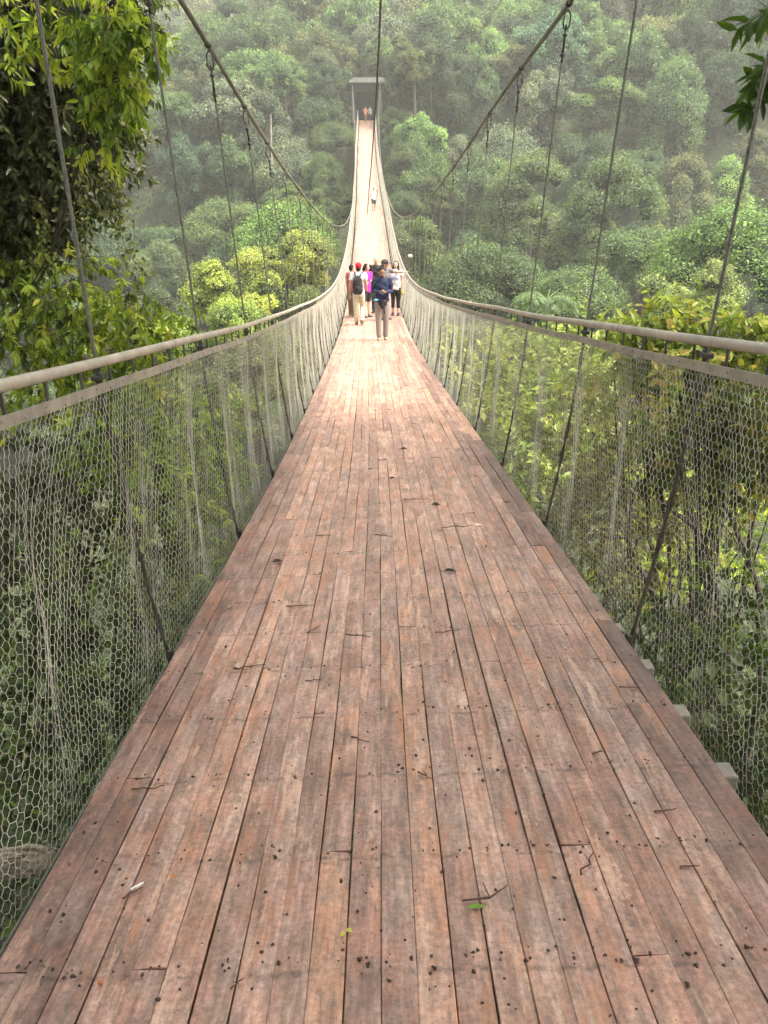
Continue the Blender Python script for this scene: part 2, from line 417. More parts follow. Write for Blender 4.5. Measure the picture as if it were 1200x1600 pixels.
# main cables
cab = {-1: ([-8, -2, 3, 6.58, 8.36, 10.14, 11.9, 13.8, 18.1, 28.8, 38.8, 49, 60, 73.6, 90, 108.5, 112],
            [3.2, 2.1, 1.38, .866, .613, .377, .131, -.16, -.69, -1.46, -1.72, -1.33, -.62, 1.4, 5.1, 9.6, 10.6],
            [-1.3, -1.27, -1.26, -1.255, -1.265, -1.27, -1.26, -1.2, -1.13, -1.09, -1.05, -1.0, -1.0, -1.05, -1.2, -1.65, -1.75]),
       1: ([-8, -2, 3, 6.58, 8.36, 10.14, 11.9, 13.7, 20.4, 23.9, 30.7, 37.8, 49.2, 63, 79, 91.5, 108, 112],
           [3.3, 2.25, 1.6, 1.117, .92, .682, .443, .188, -.61, -.9, -1.26, -1.38, -1.07, 0, 2.5, 5.6, 10.2, 11.4],
           [1.3, 1.26, 1.25, 1.25, 1.24, 1.22, 1.22, 1.2, 1.13, 1.1, 1.1, 1.05, 1.0, 1.0, 1.1, 1.25, 1.6, 1.7])}
cabP = {}
for s in (-1, 1):
    D, H, U = cab[s]; hs = Spline(D, H); us = Spline(D, U)
    cabP[s] = lambda q, hs=hs, us=us: np.stack([deckX(q)+us(q), np.asarray(q, float), hs(q)], -1)
    q = np.concatenate([np.arange(-8, 30, .4), np.arange(30, 112.5, 1.)])
    g = Geo(); tube(g, cabP[s](q), np.where(q < 30, .0168, .018), 10); g.build('main_cable', M['cable'], bridge, smooth=True)
# hangers and stays
far = Geo()
for k in range(-1, 60):
    D = 3.0+1.79*k
    for s in (-1, 1):
        top = cabP[s](np.array([D]))[0]; bot = BP(s*(RU+.03), D, RV-.07)
        if s == -1 and D < 5: top = top+np.array([.12*(5-D)/3, 0, 0])
        d = norm(bot-top); L = np.linalg.norm(bot-top)
        if L < .25: continue
        if k < 49:
            h = Geo(); a = top+d*.045; tp = .165 if L > .5 else .02
            tube(h, [top+d*tp, bot], .0070 if k < 5 else .0085, 6); ho = h.build('hanger', M['cable'], bridge)
            if k < 14 and L > .6:
                q = Geo(); w = norm(np.cross(d, [0, 1., 0]))
                tube(q, [top-np.array([0, .022, .0])+w*.0, top+np.array([0, .022, 0])], .024, 10)
                ang = np.arange(17)/16*TAU; lp = [a+d*(.045+.05*(-math.cos(t))+(.02 if math.cos(t) < 0 else -.0))+w*.021*math.sin(t)*1.1 for t in ang]
                tube(q, np.array(lp), .0058, 6, cap=False); q.build('shackle', M['dark'], ho, smooth=True)
                q = Geo(); tube(q, [top+d*.13, top+d*.30], .0085, 8); ball(q, top+d*.19, (.017, .015, .015), 8, 5); q.build('turnbuckle', M['dark'], ho, smooth=True)
                q = Geo(); ball(q, top+d*.315, (.018, .014, .016), 8, 5); tube(q, [top+d*.31, top+d*.36], .009, 6)
                q.build('cable_clip', M['dark'], ho, smooth=True)
                q = Geo(); box(q, bot+np.array([0, 0, .012]), (.045, .055, .02), bev=.004); tube(q, [bot-np.array([0, 0, .03]), bot+np.array([0, 0, .06])], .013, 8)
                q.build('rail_clamp', M['dark'], ho)
        else:
            segs(far, [top], [bot], [.0062])
        e = BP(s*.965, D, -.10); mid = (bot*.55+e*.45)+np.array([s*.03, 0, 0])
        if k < 24:
            q = Geo(); tt = np.linspace(0, 1, 9)[:, None]; P = (1-tt)**2*bot+2*tt*(1-tt)*mid+tt*tt*e
            tw_ = np.stack([np.cos(tt[:, 0]*19), np.sin(tt[:, 0]*19), 0*tt[:, 0]], -1)*.007
            tube(q, P+tw_, .0062, 6); tube(q, P-tw_, .0055, 6)
            for f in (2, 3, 5, 6, 7):
                ball(q, P[f]+rng.normal(0, .004, 3), (.011, .011, .022), 6, 4, jit=.15)
            box(q, e+np.array([-s*.005, 0, .01]), (.02, .04, .08), bev=.003)
            q.build('stay_rod', M['dark'], bridge)
        else: segs(far, [bot], [e], [.008])
tag(far.build('hanger', M['cable'], bridge), kind='stuff')
# wire mesh sides
def net(s, d0, d1, sc, r):
    a, p, h1 = .035*sc, .029*sc, .017*sc
    g = Geo(); nc = int((d1-d0)/a); nr = int(1.30/p)
    I, J = np.meshgrid(np.arange(nc), np.arange(nr))
    def pt(x, y):
        D = d0+a*x; v = 1.07-y
        f = np.clip(y/1.3, 0, 1); fl = np.sin(np.pi*np.clip(f, 0, 1))
        bay = (D-1.21)/1.79
        Dw = D+fl*(.04*np.sin(bay*TAU)+.012*np.sin(D*9+y*3)+.005*np.sin(D*23.+s))
        Dw = Dw+.008*np.sin(y*13+D*3.1)+.005*np.sin(D*61+y*47)+.003*np.sin(D*143+y*91)
        u = 1.065-.08*f+fl*(.026*np.sin(D*6.3+1.5*s+y*1.5)+.007*np.sin(D*15+y*2)+.02)+.003*np.sin(D*29+y*5)*fl
        return BP(s*u, Dw, v-.02*f*(1+np.sin(D*5)))
    x = I+.5*(J % 2); y = J*p; x, y = x.ravel(), y.ravel()
    jx, jy = .09*np.sin(x*12.9898+y*78.2), .003*sc*np.sin(x*39.3+y*11)
    A = pt(x+jx*.0, y); B = pt(x, y+h1)
    segs(g, A, B, r*1.25); segs(g, B, pt(x+.5, y+p), r); segs(g, B, pt(x-.5, y+p), r)
    return g
for s in (-1, 1):
    for (d0, d1, sc, r) in ((.55, 7, 1, .00095), (7, 14, 1, .0011), (14, 22, 1, .0015), (22, 48, 2, .0033), (48, DEND, 4, .005)):
        net(s, d0, d1, sc, r).build('wire_mesh', M['galv'], bridge)
    g = Geo(); q = Dr[Dr > .3]; tube(g, BP(s*.985, q, -.135), .006, 6); g.build('bottom_cable', M['cable'], bridge)
# overhead cable
oc = Spline([-8, 5.8, 7.9, 13, 30, 60, 90, 110, 132], [3.0, 1.0, .75, .03, -1.1, 0, 5.5, 12, 22])
ox = Spline([-8, 5.8, 7.9, 13, 60, 111, 132], [.1, -.02, -.06, -.2, -1.0, -2.1, -2.3])
q = np.concatenate([np.arange(-8, 30, .5), np.arange(30, 132, 2)]); g = Geo(); tube(g, np.stack([ox(q), q, oc(q)], -1), .0072, 6)
tag(g.build('overhead_cable', M['dark']), 'thin dark cable hanging above the middle of the footbridge', 'cable')

# ------------------------------------------------------------------ gate shelter on the far bank
def gate():
    D0 = 112.; x0 = float(deckX(111.5)); z0 = float(deckH(111.5)); b = np.array([x0, D0, z0])
    r = empty('gate_shelter', b, 0, 'dark roofed gate shelter at the far end of the bridge', 'shelter')
    st = simple('gate_steel', (.10, .10, .09), .6, .1); dk = simple('gate_fascia_shade', (.035, .032, .035), .9)
    g = Geo(); box(g, (0, 3.2, -.15), (4.2, 7.2, .3)); g.build('floor', M['woodend'], r)
    for s in (-1, 1):
        g = Geo(); box(g, (s*1.72, .1, 2.0-1.5), (.22, .22, 7.2), bev=.02); g.build('post', st, r)
        g = Geo(); box(g, (s*1.72, 6.4, 2.0), (.2, .2, 4.), bev=.02); g.build('post', st, r)
        g = Geo(); tube(g, [(s*1.6, .1, 2.9), (s*.9, .1, 3.75)], .06, 6); g.build('brace', st, r)
        g = Geo(); box(g, (s*1.6, 3.4, 1.9), (.06, 5.8, 3.8)); g.build('side_wall', dk, r)
    g = Geo(); box(g, (0, -.1, 3.72), (3.9, .3, .66), bev=.02); g.build('lintel', dk, r)
    g = Geo(); box(g, (0, 6.6, 1.9), (3.4, .06, 3.8)); g.build('dark_backing', dk, r)  # dark sheet shuts the back; the shaded opening is put into its colour
    g = Geo(); xs = np.linspace(-2.15, 2.15, 44)
    for yy, zz in ((-.5, 4.15),):
        top = []; bot = []
        for x in xs:
            c = .035*math.sin(x*22); top += [(x, -.7, 4.14+c), (x, 7.2, 5.45+c)]; bot += [(x, -.7, 4.08+c), (x, 7.2, 5.39+c)]
        V = np.array(top+bot); n = len(xs); i = np.arange(n-1)*2
        f = np.stack([i, i+2, i+3, i+1], -1); g.add(V, [f, f[:, ::-1]+2*n, np.stack([i, i+2*n, i+2*n+2, i+2], -1), np.array([[0, 1, 2*n+1, 2*n], [2*n-2, 4*n-2, 4*n-1, 2*n-1]])])
    g.build('roof', simple('roof_sheet', (.05, .053, .045), .55, .1, .35, 1.2), r)
    return b
gate()

# ------------------------------------------------------------------ trees
TL = leafmat('canopy_leaves', None, .22, .55, objcol=True, spec=.3)
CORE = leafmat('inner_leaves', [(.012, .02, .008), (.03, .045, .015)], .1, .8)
def crown_geo(shape, nleaf, ls, seed):
    global rng
    keep = rng; rng = np.random.default_rng(seed); g = Geo()
    R = 1.; bl = []
    if shape == 'dome':
        for _ in range(46):
            d = rdir(1)[0]; d[2] = abs(d[2])*1.0-.25; bl.append((d*np.array([.72, .72, .62])*rng.uniform(.75, 1.1), rng.uniform(.17, .32)))
    elif shape == 'tall':
        for _ in range(48):
            z = rng.uniform(-.9, 1.); rr = .55*math.sqrt(max(.05, 1-(z*.9)**2)); a = rng.uniform(0, TAU); bl.append((np.array([rr*math.cos(a), rr*math.sin(a), z]), rng.uniform(.15, .28)))
    elif shape == 'layered':
        for _ in range(13):
            a = rng.uniform(0, TAU); rr = rng.uniform(0, .78); z = rng.uniform(-.35, .55)*(1-rr*.4)
            for _ in range(5): bl.append((np.array([rr*math.cos(a), rr*math.sin(a), z])+rng.normal(0, .15, 3)*np.array([1, 1, .3]), rng.uniform(.11, .2)))
    elif shape == 'ragged':
        for _ in range(12):
            c = rdir(1)[0]*np.array([.7, .7, .6])*rng.uniform(.5, 1.1); c[2] += .1
            for _ in range(5): bl.append((c+rng.normal(0, .15, 3), rng.uniform(.08, .22)))
    elif shape == 'vine':
        for _ in range(52):
            d = rdir(1)[0]; z = d[2]; rr = .62*(1-.25*z); bl.append((np.array([d[0]*rr, d[1]*rr, z*.95-.1]), rng.uniform(.11, .25)))
    elif shape == 'twin':
        for c0, s0 in (((-.38, 0, .15), .62), ((.42, .15, -.1), .55), ((.05, -.35, -.25), .45)):
            for _ in range(18):
                d = rdir(1)[0]; d[2] = abs(d[2])-.2; bl.append((np.array(c0)+d*s0*rng.uniform(.75, 1.05), rng.uniform(.1, .22)))
    A = np.array([b[1]**2 for b in bl]); cnt = np.maximum(20, (nleaf*A/A.sum()).astype(int))
    for (c, r), n in zip(bl, cnt):
        tone = rng.normal(0, .13)+.28*c[2]*0
        d = rdir(int(n*1.35)); d = d[d[:, 2] > -.55][:n]; n = len(d)
        lump = 1+.16*np.sin(d[:, 0]*5+c[0]*30)*np.cos(d[:, 1]*5.5+c[1]*20)+.1*np.sin(d[:, 2]*9)
        P = c+d*(r*lump*(rng.uniform(.74, 1.14, n)+.35*(rng.random(n) < .12)*rng.random(n)))[:, None]
        N = norm(d+.75*rng.normal(size=(n, 3))+[0, 0, .35]); Ax = norm(np.cross(N, rdir(n))+[0, 0, -.25])
        L = ls*rng.uniform(.6, 1.4, n); leaves(g, P-Ax*L[:, None]*.5, Ax, N, L, L*rng.uniform(.45, .75, n), rnd=np.clip(.5+tone+rng.normal(0, .2, n), 0, 1))
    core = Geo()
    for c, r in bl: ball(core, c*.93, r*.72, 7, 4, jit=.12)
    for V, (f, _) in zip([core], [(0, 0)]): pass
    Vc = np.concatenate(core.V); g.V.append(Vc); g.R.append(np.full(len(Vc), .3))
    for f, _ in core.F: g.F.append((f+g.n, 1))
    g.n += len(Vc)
    rng = keep; return g, bl
def trunk_geo(bl, pale=False, seed=1):
    r_ = np.random.default_rng(seed); g = Geo()
    P = [np.array([0, 0, -2.1])]; 
    for z in (-1.4, -.7, -.1, .45): P.append(np.array([r_.normal(0, .05), r_.normal(0, .05), z]))
    tube(g, P, [.06, .05, .043, .033, .012], 7)
    for i in r_.choice(len(bl), min(9, len(bl)), replace=False):
        c = np.array(bl[i][0]); s = P[2]*(1-.5)+P[3]*.5 if c[2] < .2 else P[3]
        m = (s+c)/2+np.array([0, 0, -.08]); tube(g, [s, m, c*1.02], [.022, .014, .005], 5)
    return g
protos = {}
HUGE = {}
SH = ['dome', 'tall', 'layered', 'ragged', 'vine', 'twin']
for i, shp in enumerate(SH):
    g, bl = crown_geo(shp, 26000, .042, 100+i)
    r = bpy.data.objects.new('forest_tree', None); C.objects.link(r)
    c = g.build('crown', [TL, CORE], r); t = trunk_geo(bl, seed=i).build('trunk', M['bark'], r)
    protos[shp] = r
finep = {}
for i, shp in enumerate(('dome', 'layered', 'ragged', 'twin', 'tall', 'vine')):
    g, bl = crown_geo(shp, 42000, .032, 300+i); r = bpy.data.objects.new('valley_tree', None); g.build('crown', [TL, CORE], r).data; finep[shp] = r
tones = {'dark green': (.045, .085, .035), 'mid green': (.075, .135, .045), 'olive': (.115, .135, .05), 'fresh green': (.115, .205, .05),
         'yellow-green': (.22, .30, .05), 'grey-green': (.105, .135, .085), 'russet-tinged': (.17, .135, .07), 'blue-green': (.05, .115, .07)}
TW = dict(zip(tones, [.2, .27, .14, .2, .05, .07, .015, .055]))
shapeword = {'dome': 'domed', 'tall': 'tall oval', 'layered': 'flat-layered', 'ragged': 'ragged', 'vine': 'vine-hung', 'twin': 'three-lobed'}
pts = []
r_ = np.random.default_rng(77)
def want(D): return np.interp(D, [66, 85, 110, 150, 200, 270], [4.6, 4.8, 5.2, 6.6, 9, 12])
tries = 0
while tries < 60000:
    tries += 1
    D = r_.uniform(64, 262); X = r_.uniform(-.62, .60)*(D+12)
    s = want(D)
    if any((X-a)**2+(D-b)**2 < (s*.5+w*.5)**2 for a, b, w in pts): continue
    if abs(X+2) < 5.5 and D < 124: continue
    z = float(ground(X, D)); h = s*r_.uniform(.9, 1.3)
    top = proj((X, D, z+h*1.55)); bot = proj((X, D, z+h*.35))
    if top[1] > 640 or bot[1] < -25 or bot[0] < -90 or bot[0] > 1290: continue
    pts.append((X, D, s))
pts.sort(key=lambda t: t[1])
open('/tmp/n.txt', 'w').write(str(len(pts)))
def gone(X, D, z, s):  # hidden behind nearer crowns or terrain, roughly
    return False
info = []
for X, D, s in pts[:296]:
    z = float(ground(X, D)); hr = s*r_.uniform(.72, 1.05)
    if D < 125 and abs(X+2) < hr+2.2: hr = abs(X+2)-2.2
    shp = SH[r_.choice(6, p=[.24, .14, .16, .18, .14, .14])]
    tw = dict(TW)
    px, py = proj((X, D, z+hr*1.9))
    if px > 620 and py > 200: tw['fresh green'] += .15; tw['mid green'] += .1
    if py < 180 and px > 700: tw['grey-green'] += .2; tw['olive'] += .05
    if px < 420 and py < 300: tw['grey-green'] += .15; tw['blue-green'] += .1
    if D < 135: tw['yellow-green'] = 0
    k = list(tw); p = np.array([tw[a] for a in k]); tone = k[r_.choice(len(k), p=p/p.sum())]
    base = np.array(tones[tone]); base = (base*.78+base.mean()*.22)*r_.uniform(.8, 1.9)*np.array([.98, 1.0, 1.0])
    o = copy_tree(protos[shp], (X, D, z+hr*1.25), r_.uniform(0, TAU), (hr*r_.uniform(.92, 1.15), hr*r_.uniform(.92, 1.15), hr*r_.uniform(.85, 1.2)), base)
    o['category'] = 'tree'; o['group'] = 'trees of the far forest slope'
    info.append((o, tone, shp, *proj((X, D, z+hr*1.9))))
def zone(x, y):
    if y < 190: v = 'high on'
    elif y < 330: v = 'halfway up'
    else: v = 'low down'
    if x < 300: h = 'far left'
    elif x < 480: h = 'left of the gate'
    elif x < 680: h = 'around the gate'
    elif x < 900: h = 'right of the gate'
    else: h = 'far right'
    return v+' the slope, '+h if v != 'low down' else 'low down in the valley, '+h
ords = ['', 'second', 'third', 'fourth', 'fifth', 'sixth', 'seventh', 'eighth', 'ninth', 'tenth', 'eleventh', 'twelfth']
bk = {}
for it in info: bk.setdefault((it[1], it[2], zone(it[3], it[4])), []).append(it)
for (tone, shp, zn), L in bk.items():
    L.sort(key=lambda t: t[3])
    for i, it in enumerate(L):
        e = '' if len(L) == 1 else (', leftmost such' if i == 0 else ', %s from left' % ords[min(i, 11)])
        it[0]['label'] = '%s %s tree %s%s' % (tone, shapeword[shp], zn, e)
# the prototypes themselves become trees of the slope too
spots = [(-60, 235), (-42, 245), (-20, 250), (15, 255), (45, 262), (80, 240)]
for (shp, r), (X, D) in zip(protos.items(), spots):
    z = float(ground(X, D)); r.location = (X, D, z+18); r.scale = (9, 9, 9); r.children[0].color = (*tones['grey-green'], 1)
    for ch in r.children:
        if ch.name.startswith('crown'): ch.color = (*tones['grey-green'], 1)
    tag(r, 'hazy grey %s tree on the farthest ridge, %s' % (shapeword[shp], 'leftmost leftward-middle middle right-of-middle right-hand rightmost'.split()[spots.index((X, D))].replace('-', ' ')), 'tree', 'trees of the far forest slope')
# undergrowth blanket on the far slope
def blanket(name, n, d0, d1, ls, mat, label, hgt, xlim):
    g = Geo(); D = d0+(d1-d0)*rng.random(n)**.8; X = (rng.random(n)*2-1)*xlim(D)-0
    k = np.abs(X-deckX(np.clip(D, 1, 111)))*1. > np.where((D > 100) & (D < 122), 2.4, 0)
    X, D = X[k], D[k]; n = len(X)
    lump = .5+.5*np.sin(X*.9+2*np.sin(D*.6))*np.cos(D*.8+np.sin(X*.5))
    z = ground(X, D)+hgt*(.15+lump)*rng.random(n)
    P = np.stack([X, D, z], -1); Nn = norm(rng.normal(size=(n, 3))*.7+[0, -.4, .8]); A = norm(np.cross(Nn, rdir(n)))
    L = ls*rng.uniform(.5, 1.5, n); leaves(g, P, A, Nn, L, L*.6, rnd=np.clip(.25+.4*lump+rng.normal(0, .15, n), 0, 1))
    o = g.build(name, mat); tag(o, label, 'undergrowth', kind='stuff'); return o
UG = leafmat('undergrowth_leaves', [(.02, .04, .015), (.05, .09, .025), (.11, .17, .04)], .25, .6)
blanket('undergrowth', 170000, 62, 262, .42, UG, 'dense green undergrowth covering the far forest slope', 3.2, lambda D: .62*(D+15))

# ------------------------------------------------------------------ near vegetation
def plant(name, label, cat, base, blobs, L, W, cols, droop=.5, twig=14, trans=.4, group=None, trunkr=.06, bark='bark', fine=True, patch=0., rough=.45, limbs=True, bright=None, spec=.25, tw=(2., 4.)):
    base = np.asarray(base, float); r = empty(name, base, 0, label, cat, group)
    g = Geo(); tg = Geo(); mat = leafmat(name+'_leaf', cols, trans, rough, patch=patch, spec=spec)
    for bi, (c, rad, n) in enumerate(blobs):
        c = np.asarray(c, float); rad = np.broadcast_to(np.asarray(rad, float), (3,))
        nt = max(3, n//twig); d = rdir(nt); P0 = c+d*rad*(rng.random((nt, 1))**.4)*1.0
        dirs = norm(d*[1, 1, .6]+rng.normal(0, .35, (nt, 3))+[0, 0, .1-droop*.5])
        TLn = L*rng.uniform(*tw, nt)
        P1 = P0+dirs*TLn[:, None]+np.array([0, 0, -1])*(TLn*droop*.3)[:, None]
        segs(tg, P0-dirs*TLn[:, None]*.7, P0, L*.03); segs(tg, P0, P1, L*.018)
        t = rng.random((nt, twig))*.95+.1
        Q = P0[:, None]+(P1-P0)[:, None]*t[..., None]
        Q = Q.reshape(-1, 3); DD = np.repeat(dirs, twig, 0); m = len(Q)
        side = norm(np.cross(DD, rdir(m)))
        A = norm(DD*.5+side*.9+np.array([0, 0, -1])*droop*rng.uniform(.3, 1.4, (m, 1)))
        Nn = norm(np.array([0, 0, 1.])+.5*rng.normal(size=(m, 3))+.5*norm(Q-c))
        LL = L*rng.uniform(.55, 1.25, m)
        tone = np.repeat(np.clip(rng.normal(.5, .22, nt), 0, 1), twig)
        out = np.clip(np.repeat(np.linalg.norm((P0-c)/rad, axis=1), twig), 0, 1)
        leaves(g, Q, A, Nn, LL, LL*W*rng.uniform(.8, 1.2, m), fine=fine, rnd=np.clip(tone+rng.normal(0, .12, m), 0, 1), curl=.18)
        if limbs and (limbs is True or bi % limbs == 0):
            s = base+np.array([0, 0, .3]); mm = (s+c)/2+rng.normal(0, .12, 3)*np.linalg.norm(c-s)*.4
            tt = np.linspace(0, 1, 9)[:, None]; P = (1-tt)**2*s+2*tt*(1-tt)*mm+tt*tt*c
            P = P+rng.normal(0, .02*np.linalg.norm(c-s)/3, P.shape)*np.sin(tt*math.pi)
            tube(tg, P, np.linspace(trunkr, trunkr*.2, 9), 7)
            for _ in range(4):
                k = rng.integers(5, 9); e = c+rdir(1)[0]*rad*.9; tube(tg, [P[k], (P[k]+e)/2+rng.normal(0, .08, 3), e], [trunkr*.25, trunkr*.16, trunkr*.06], 5)
    g.build('foliage' if cat != 'tree' else 'crown', mat, r, origin=base)
    tg.build('trunk' if cat == 'tree' else 'stem', M[bark], r, origin=base, smooth=True)
    return r
def U(x, y, D): return unproj(x, y, D)
YG = [(.05, .085, .02), (.11, .18, .03), (.23, .33, .045), (.40, .48, .06), (.56, .54, .07)]
DG = [(.025, .035, .014), (.05, .065, .022), (.085, .10, .035), (.16, .16, .08)]
OG = [(.04, .055, .018), (.08, .10, .03), (.14, .16, .05), (.20, .20, .07)]
# left tree: dark interior with bright outer sprays
bl = []
for (x, y, D, r, n) in [(20, 60, 8.2, 1.1, 3000), (110, 60, 8.2, 1.0, 2800), (60, 170, 8.3, 1.1, 3200), (130, 190, 8.3, .75, 2000), (20, 260, 8.2, 1.0, 3000),
                        (85, 270, 8.5, .6, 1500), (20, 360, 8, .5, 1000), (-80, 150, 8, 1.4, 2500), (-60, 330, 8, 1.0, 1500), (60, -60, 8.5, 1.2, 1800),
                        (150, -40, 8.5, .8, 1200)]:
    bl.append((U(x-38-.1*max(x, 0), y, D), r*.9, int(n*1.8)))
plant('broadleaf_tree', 'large dark-leaved tree filling the top left beside the bridge', 'tree', (-8.5, 12, -6.0), bl, .088, .42, DG, .7, 12, .25, trunkr=.04, rough=.35, limbs=50)
bl = []
for (x, y, D, r, n) in [(200, 20, 6.6, .26, 260), (215, 75, 6.6, .24, 240), (165, 70, 6.7, .22, 170), (205, 120, 6.6, .18, 190), (150, 125, 6.8, .16, 120), (235, 135, 6.6, .09, 46),
                        (180, 30, 6.7, .3, 260), (120, 10, 6.8, .3, 200), (170, 150, 6.7, .14, 90), (198, 165, 6.6, .12, 60), (262, 48, 6.5, .05, 24), (10, 5, 6.8, .25, 100), (40, 15, 6.8, .2, 70),
                        (20, 118, 6.9, .08, 20), (72, 78, 6.9, .06, 14), (205, 200, 6.7, .06, 24), (168, 228, 6.8, .05, 16), (240, 20, 6.6, .14, 80)]:
    bl.append((U(x-22, y, D), r, int(n*1.25)))
plant('drooping_tree', 'bright yellow-green drooping leaf sprays hanging over the left cables', 'tree', (-7.6, 9.2, -5.5), bl, .092, .36, YG, 1.1, 12, .5, trunkr=.03, rough=.4, limbs=50, tw=(1.2, 2.6))
bl = []
for (x, y, D, r, n) in [(110, 455, 7.5, .32, 520), (60, 500, 7.5, .4, 700), (150, 500, 7.4, .35, 620), (200, 470, 7.3, .2, 240), (190, 430, 7.3, .09, 60), (215, 520, 7.3, .25, 320),
                        (150, 420, 7.5, .1, 50), (125, 405, 7.6, .07, 30), (268, 485, 7.2, .09, 60), (262, 525, 7.2, .12, 70), (40, 440, 7.8, .3, 400), (100, 560, 7.4, .5, 700), (30, 570, 7.4, .5, 700), (200, 560, 7.2, .3, 300),
                        (268, 500, 7.2, .06, 30), (245, 570, 7.2, .25, 260), (20, 395, 7.8, .2, 160)]:
    bl.append((U(x, y, D), r, n))
plant('drooping_shrub', 'yellow-green shrub with hanging leaves behind the left handrail', 'shrub', (-3.6, 8.4, -7), bl, .088, .4, [(.06, .085, .025), (.14, .20, .04), (.26, .36, .05), (.42, .50, .07), (.58, .54, .08)], 1.0, 12, .45, trunkr=.02, rough=.4, limbs=50, tw=(1.5, 3))
# hanging vine strands
r = empty('hanging_vine', U(155, 150, 7.4), 0, 'thin leafy vine strand hanging below the left tree canopy', 'vine')
g = Geo(); tg = Geo()
for path in ([(155, 230), (160, 290), (178, 340), (188, 365), (205, 400), (225, 425)], [(120, 240), (128, 300), (132, 360), (135, 420)], [(66, 300), (70, 380), (66, 430)], [(170, 250), (186, 300), (187, 350)]):
    P = np.array([U(x, y, 7.4) for x, y in path]); t = np.linspace(0, len(P)-1, 40); Q = np.stack([np.interp(t, np.arange(len(P)), P[:, i]) for i in range(3)], -1)+rng.normal(0, .006, (40, 3))
    tube(tg, Q, .004, 5); n = 140; k = rng.integers(4, 40, n); A = norm(rdir(n)+[0, 0, -.8]); leaves(g, Q[k]+rng.normal(0, .05, (n, 3)), A, rdir(n), .05*rng.uniform(.6, 1.3, n), .028, fine=True)
b0 = np.array(r.location); g.build('foliage', leafmat('vine_leaf', OG+[(.25, .3, .07)], .4), r, origin=b0); tg.build('stem', M['twig'], r, origin=b0)
# shrubs under the left net
def bush(name, label, base, items, L, W, cols, **k):
    return plant(name, label, 'shrub', base, [(U(x, y, D), rr, n) for x, y, D, rr, n in items], L, W, cols, limbs=5, **k)
bush('leafy_shrub', 'yellow-green leafy shrub seen through mesh between the first left stays', (-3.5, 9, -9), [(250, 640, 8, .45, 900), (290, 700, 8.2, .45, 900), (235, 760, 7.6, .4, 700), (330, 660, 9, .4, 700), (300, 780, 8, .4, 600), (200, 690, 7.2, .3, 420), (340, 740, 9, .35, 500), (190, 640, 7, .3, 300), (260, 860, 7, .4, 500), (130, 640, 6.8, .35, 300)], .085, .42, YG[:4], droop=.7, trunkr=.03)
bush('leafy_shrub', 'dark shrub with a few lime leaves below the nearest left mesh', (-2.6, 3.6, -4.6), [(60, 930, 4.2, .3, 420), (140, 960, 4.4, .26, 360), (30, 1010, 4., .35, 520), (120, 1050, 4., .35, 560), (200, 1040, 4.4, .28, 420), (60, 1130, 3.6, .3, 420), (170, 1130, 3.9, .3, 460), (240, 1010, 5, .3, 420), (-40, 1180, 3.4, .3, 260), (20, 1220, 3.3, .25, 260)], .062, .45, [(.02, .035, .012), (.04, .065, .02), (.07, .11, .035), (.22, .32, .06)], droop=.4, trunkr=.025, rough=.4)
bush('leafy_shrub', 'fine-leaved green shrub at the deck edge by the second left stay', (-3.0, 8.5, -7.6), [(290, 900, 7.5, .5, 1500), (250, 970, 6.6, .4, 1100), (330, 850, 8.6, .5, 1400), (350, 800, 9.6, .45, 1100), (230, 900, 6.6, .35, 700)], .055, .45, OG+[(.2, .27, .08)], droop=.3, trunkr=.02)
for nm, lab, bs, it, cols in (
    ('tree_fern', 'deep shaded broad shrub filling the gap behind the nearest left mesh', (-5, 5.5, -6.5), [(40, 760, 8, 1.0, 1500), (120, 840, 7.6, .8, 1200), (0, 900, 6.8, .8, 1000), (160, 720, 8.4, .7, 1000), (-60, 800, 6.8, .9, 700)], DG),):
    bush('leafy_shrub', lab, bs, it, .11, .4, cols, droop=.6, trunkr=.05, trans=.15)
# right side
OR = [(.08, .12, .03), (.18, .25, .05), (.28, .36, .07), (.40, .44, .10), (.52, .38, .13)]
plant('young_leaf_tree', 'tree with orange-tinged young leaves behind the right handrail', 'tree', (4.2, 8.6, -8.5),
      [(U(x, y, D), rr, int(n*2.2)) for x, y, D, rr, n in [(1010, 525, 8.2, .24, 200), (1060, 515, 8.2, .26, 240), (1110, 530, 8.2, .25, 220), (1170, 530, 8, .28, 250), (1190, 560, 8, .3, 220), (1040, 560, 8.2, .25, 180), (985, 545, 8.4, .2, 120), (1120, 570, 8, .25, 180), (1230, 540, 8, .3, 180), (960, 580, 8.6, .3, 200), (1075, 600, 8, .3, 200)]],
      .10, .55, OR, .5, 12, .4, trunkr=.04, rough=.4)
bush('spreading_shrub', 'bushy shrub with arching leafy dome close behind the right mesh', (2.9, 5.8, -5.6), [(1090, 660, 5.6, .28, 520), (1150, 680, 5.4, .3, 520), (1050, 700, 5.7, .22, 360), (1190, 650, 5.3, .28, 400), (1190, 730, 5.2, .28, 300), (1120, 720, 5.6, .25, 300), (1230, 700, 5.2, .3, 300)], .085, .48, [(.04, .055, .02), (.09, .12, .03), (.17, .20, .05), (.34, .27, .07)], droop=.45, trunkr=.03)
bush('pale_shrub', 'light green feathery shrub seen through mesh right of the people', (5.4, 17, -13), [(850, 590, 16, .9, 1800), (800, 640, 15, .7, 1300), (880, 640, 14, .8, 1500), (820, 560, 17, .7, 1200), (900, 570, 15, .7, 1000), (770, 590, 18, .7, 900), (860, 690, 12.5, .6, 1000), (740, 560, 20, .8, 800), (930, 620, 13, .6, 800), (820, 720, 12, .5, 700)], .15, .5, [(.08, .12, .03), (.17, .23, .05), (.29, .36, .08), (.42, .46, .11)], droop=.3, trunkr=.05, fine=False)
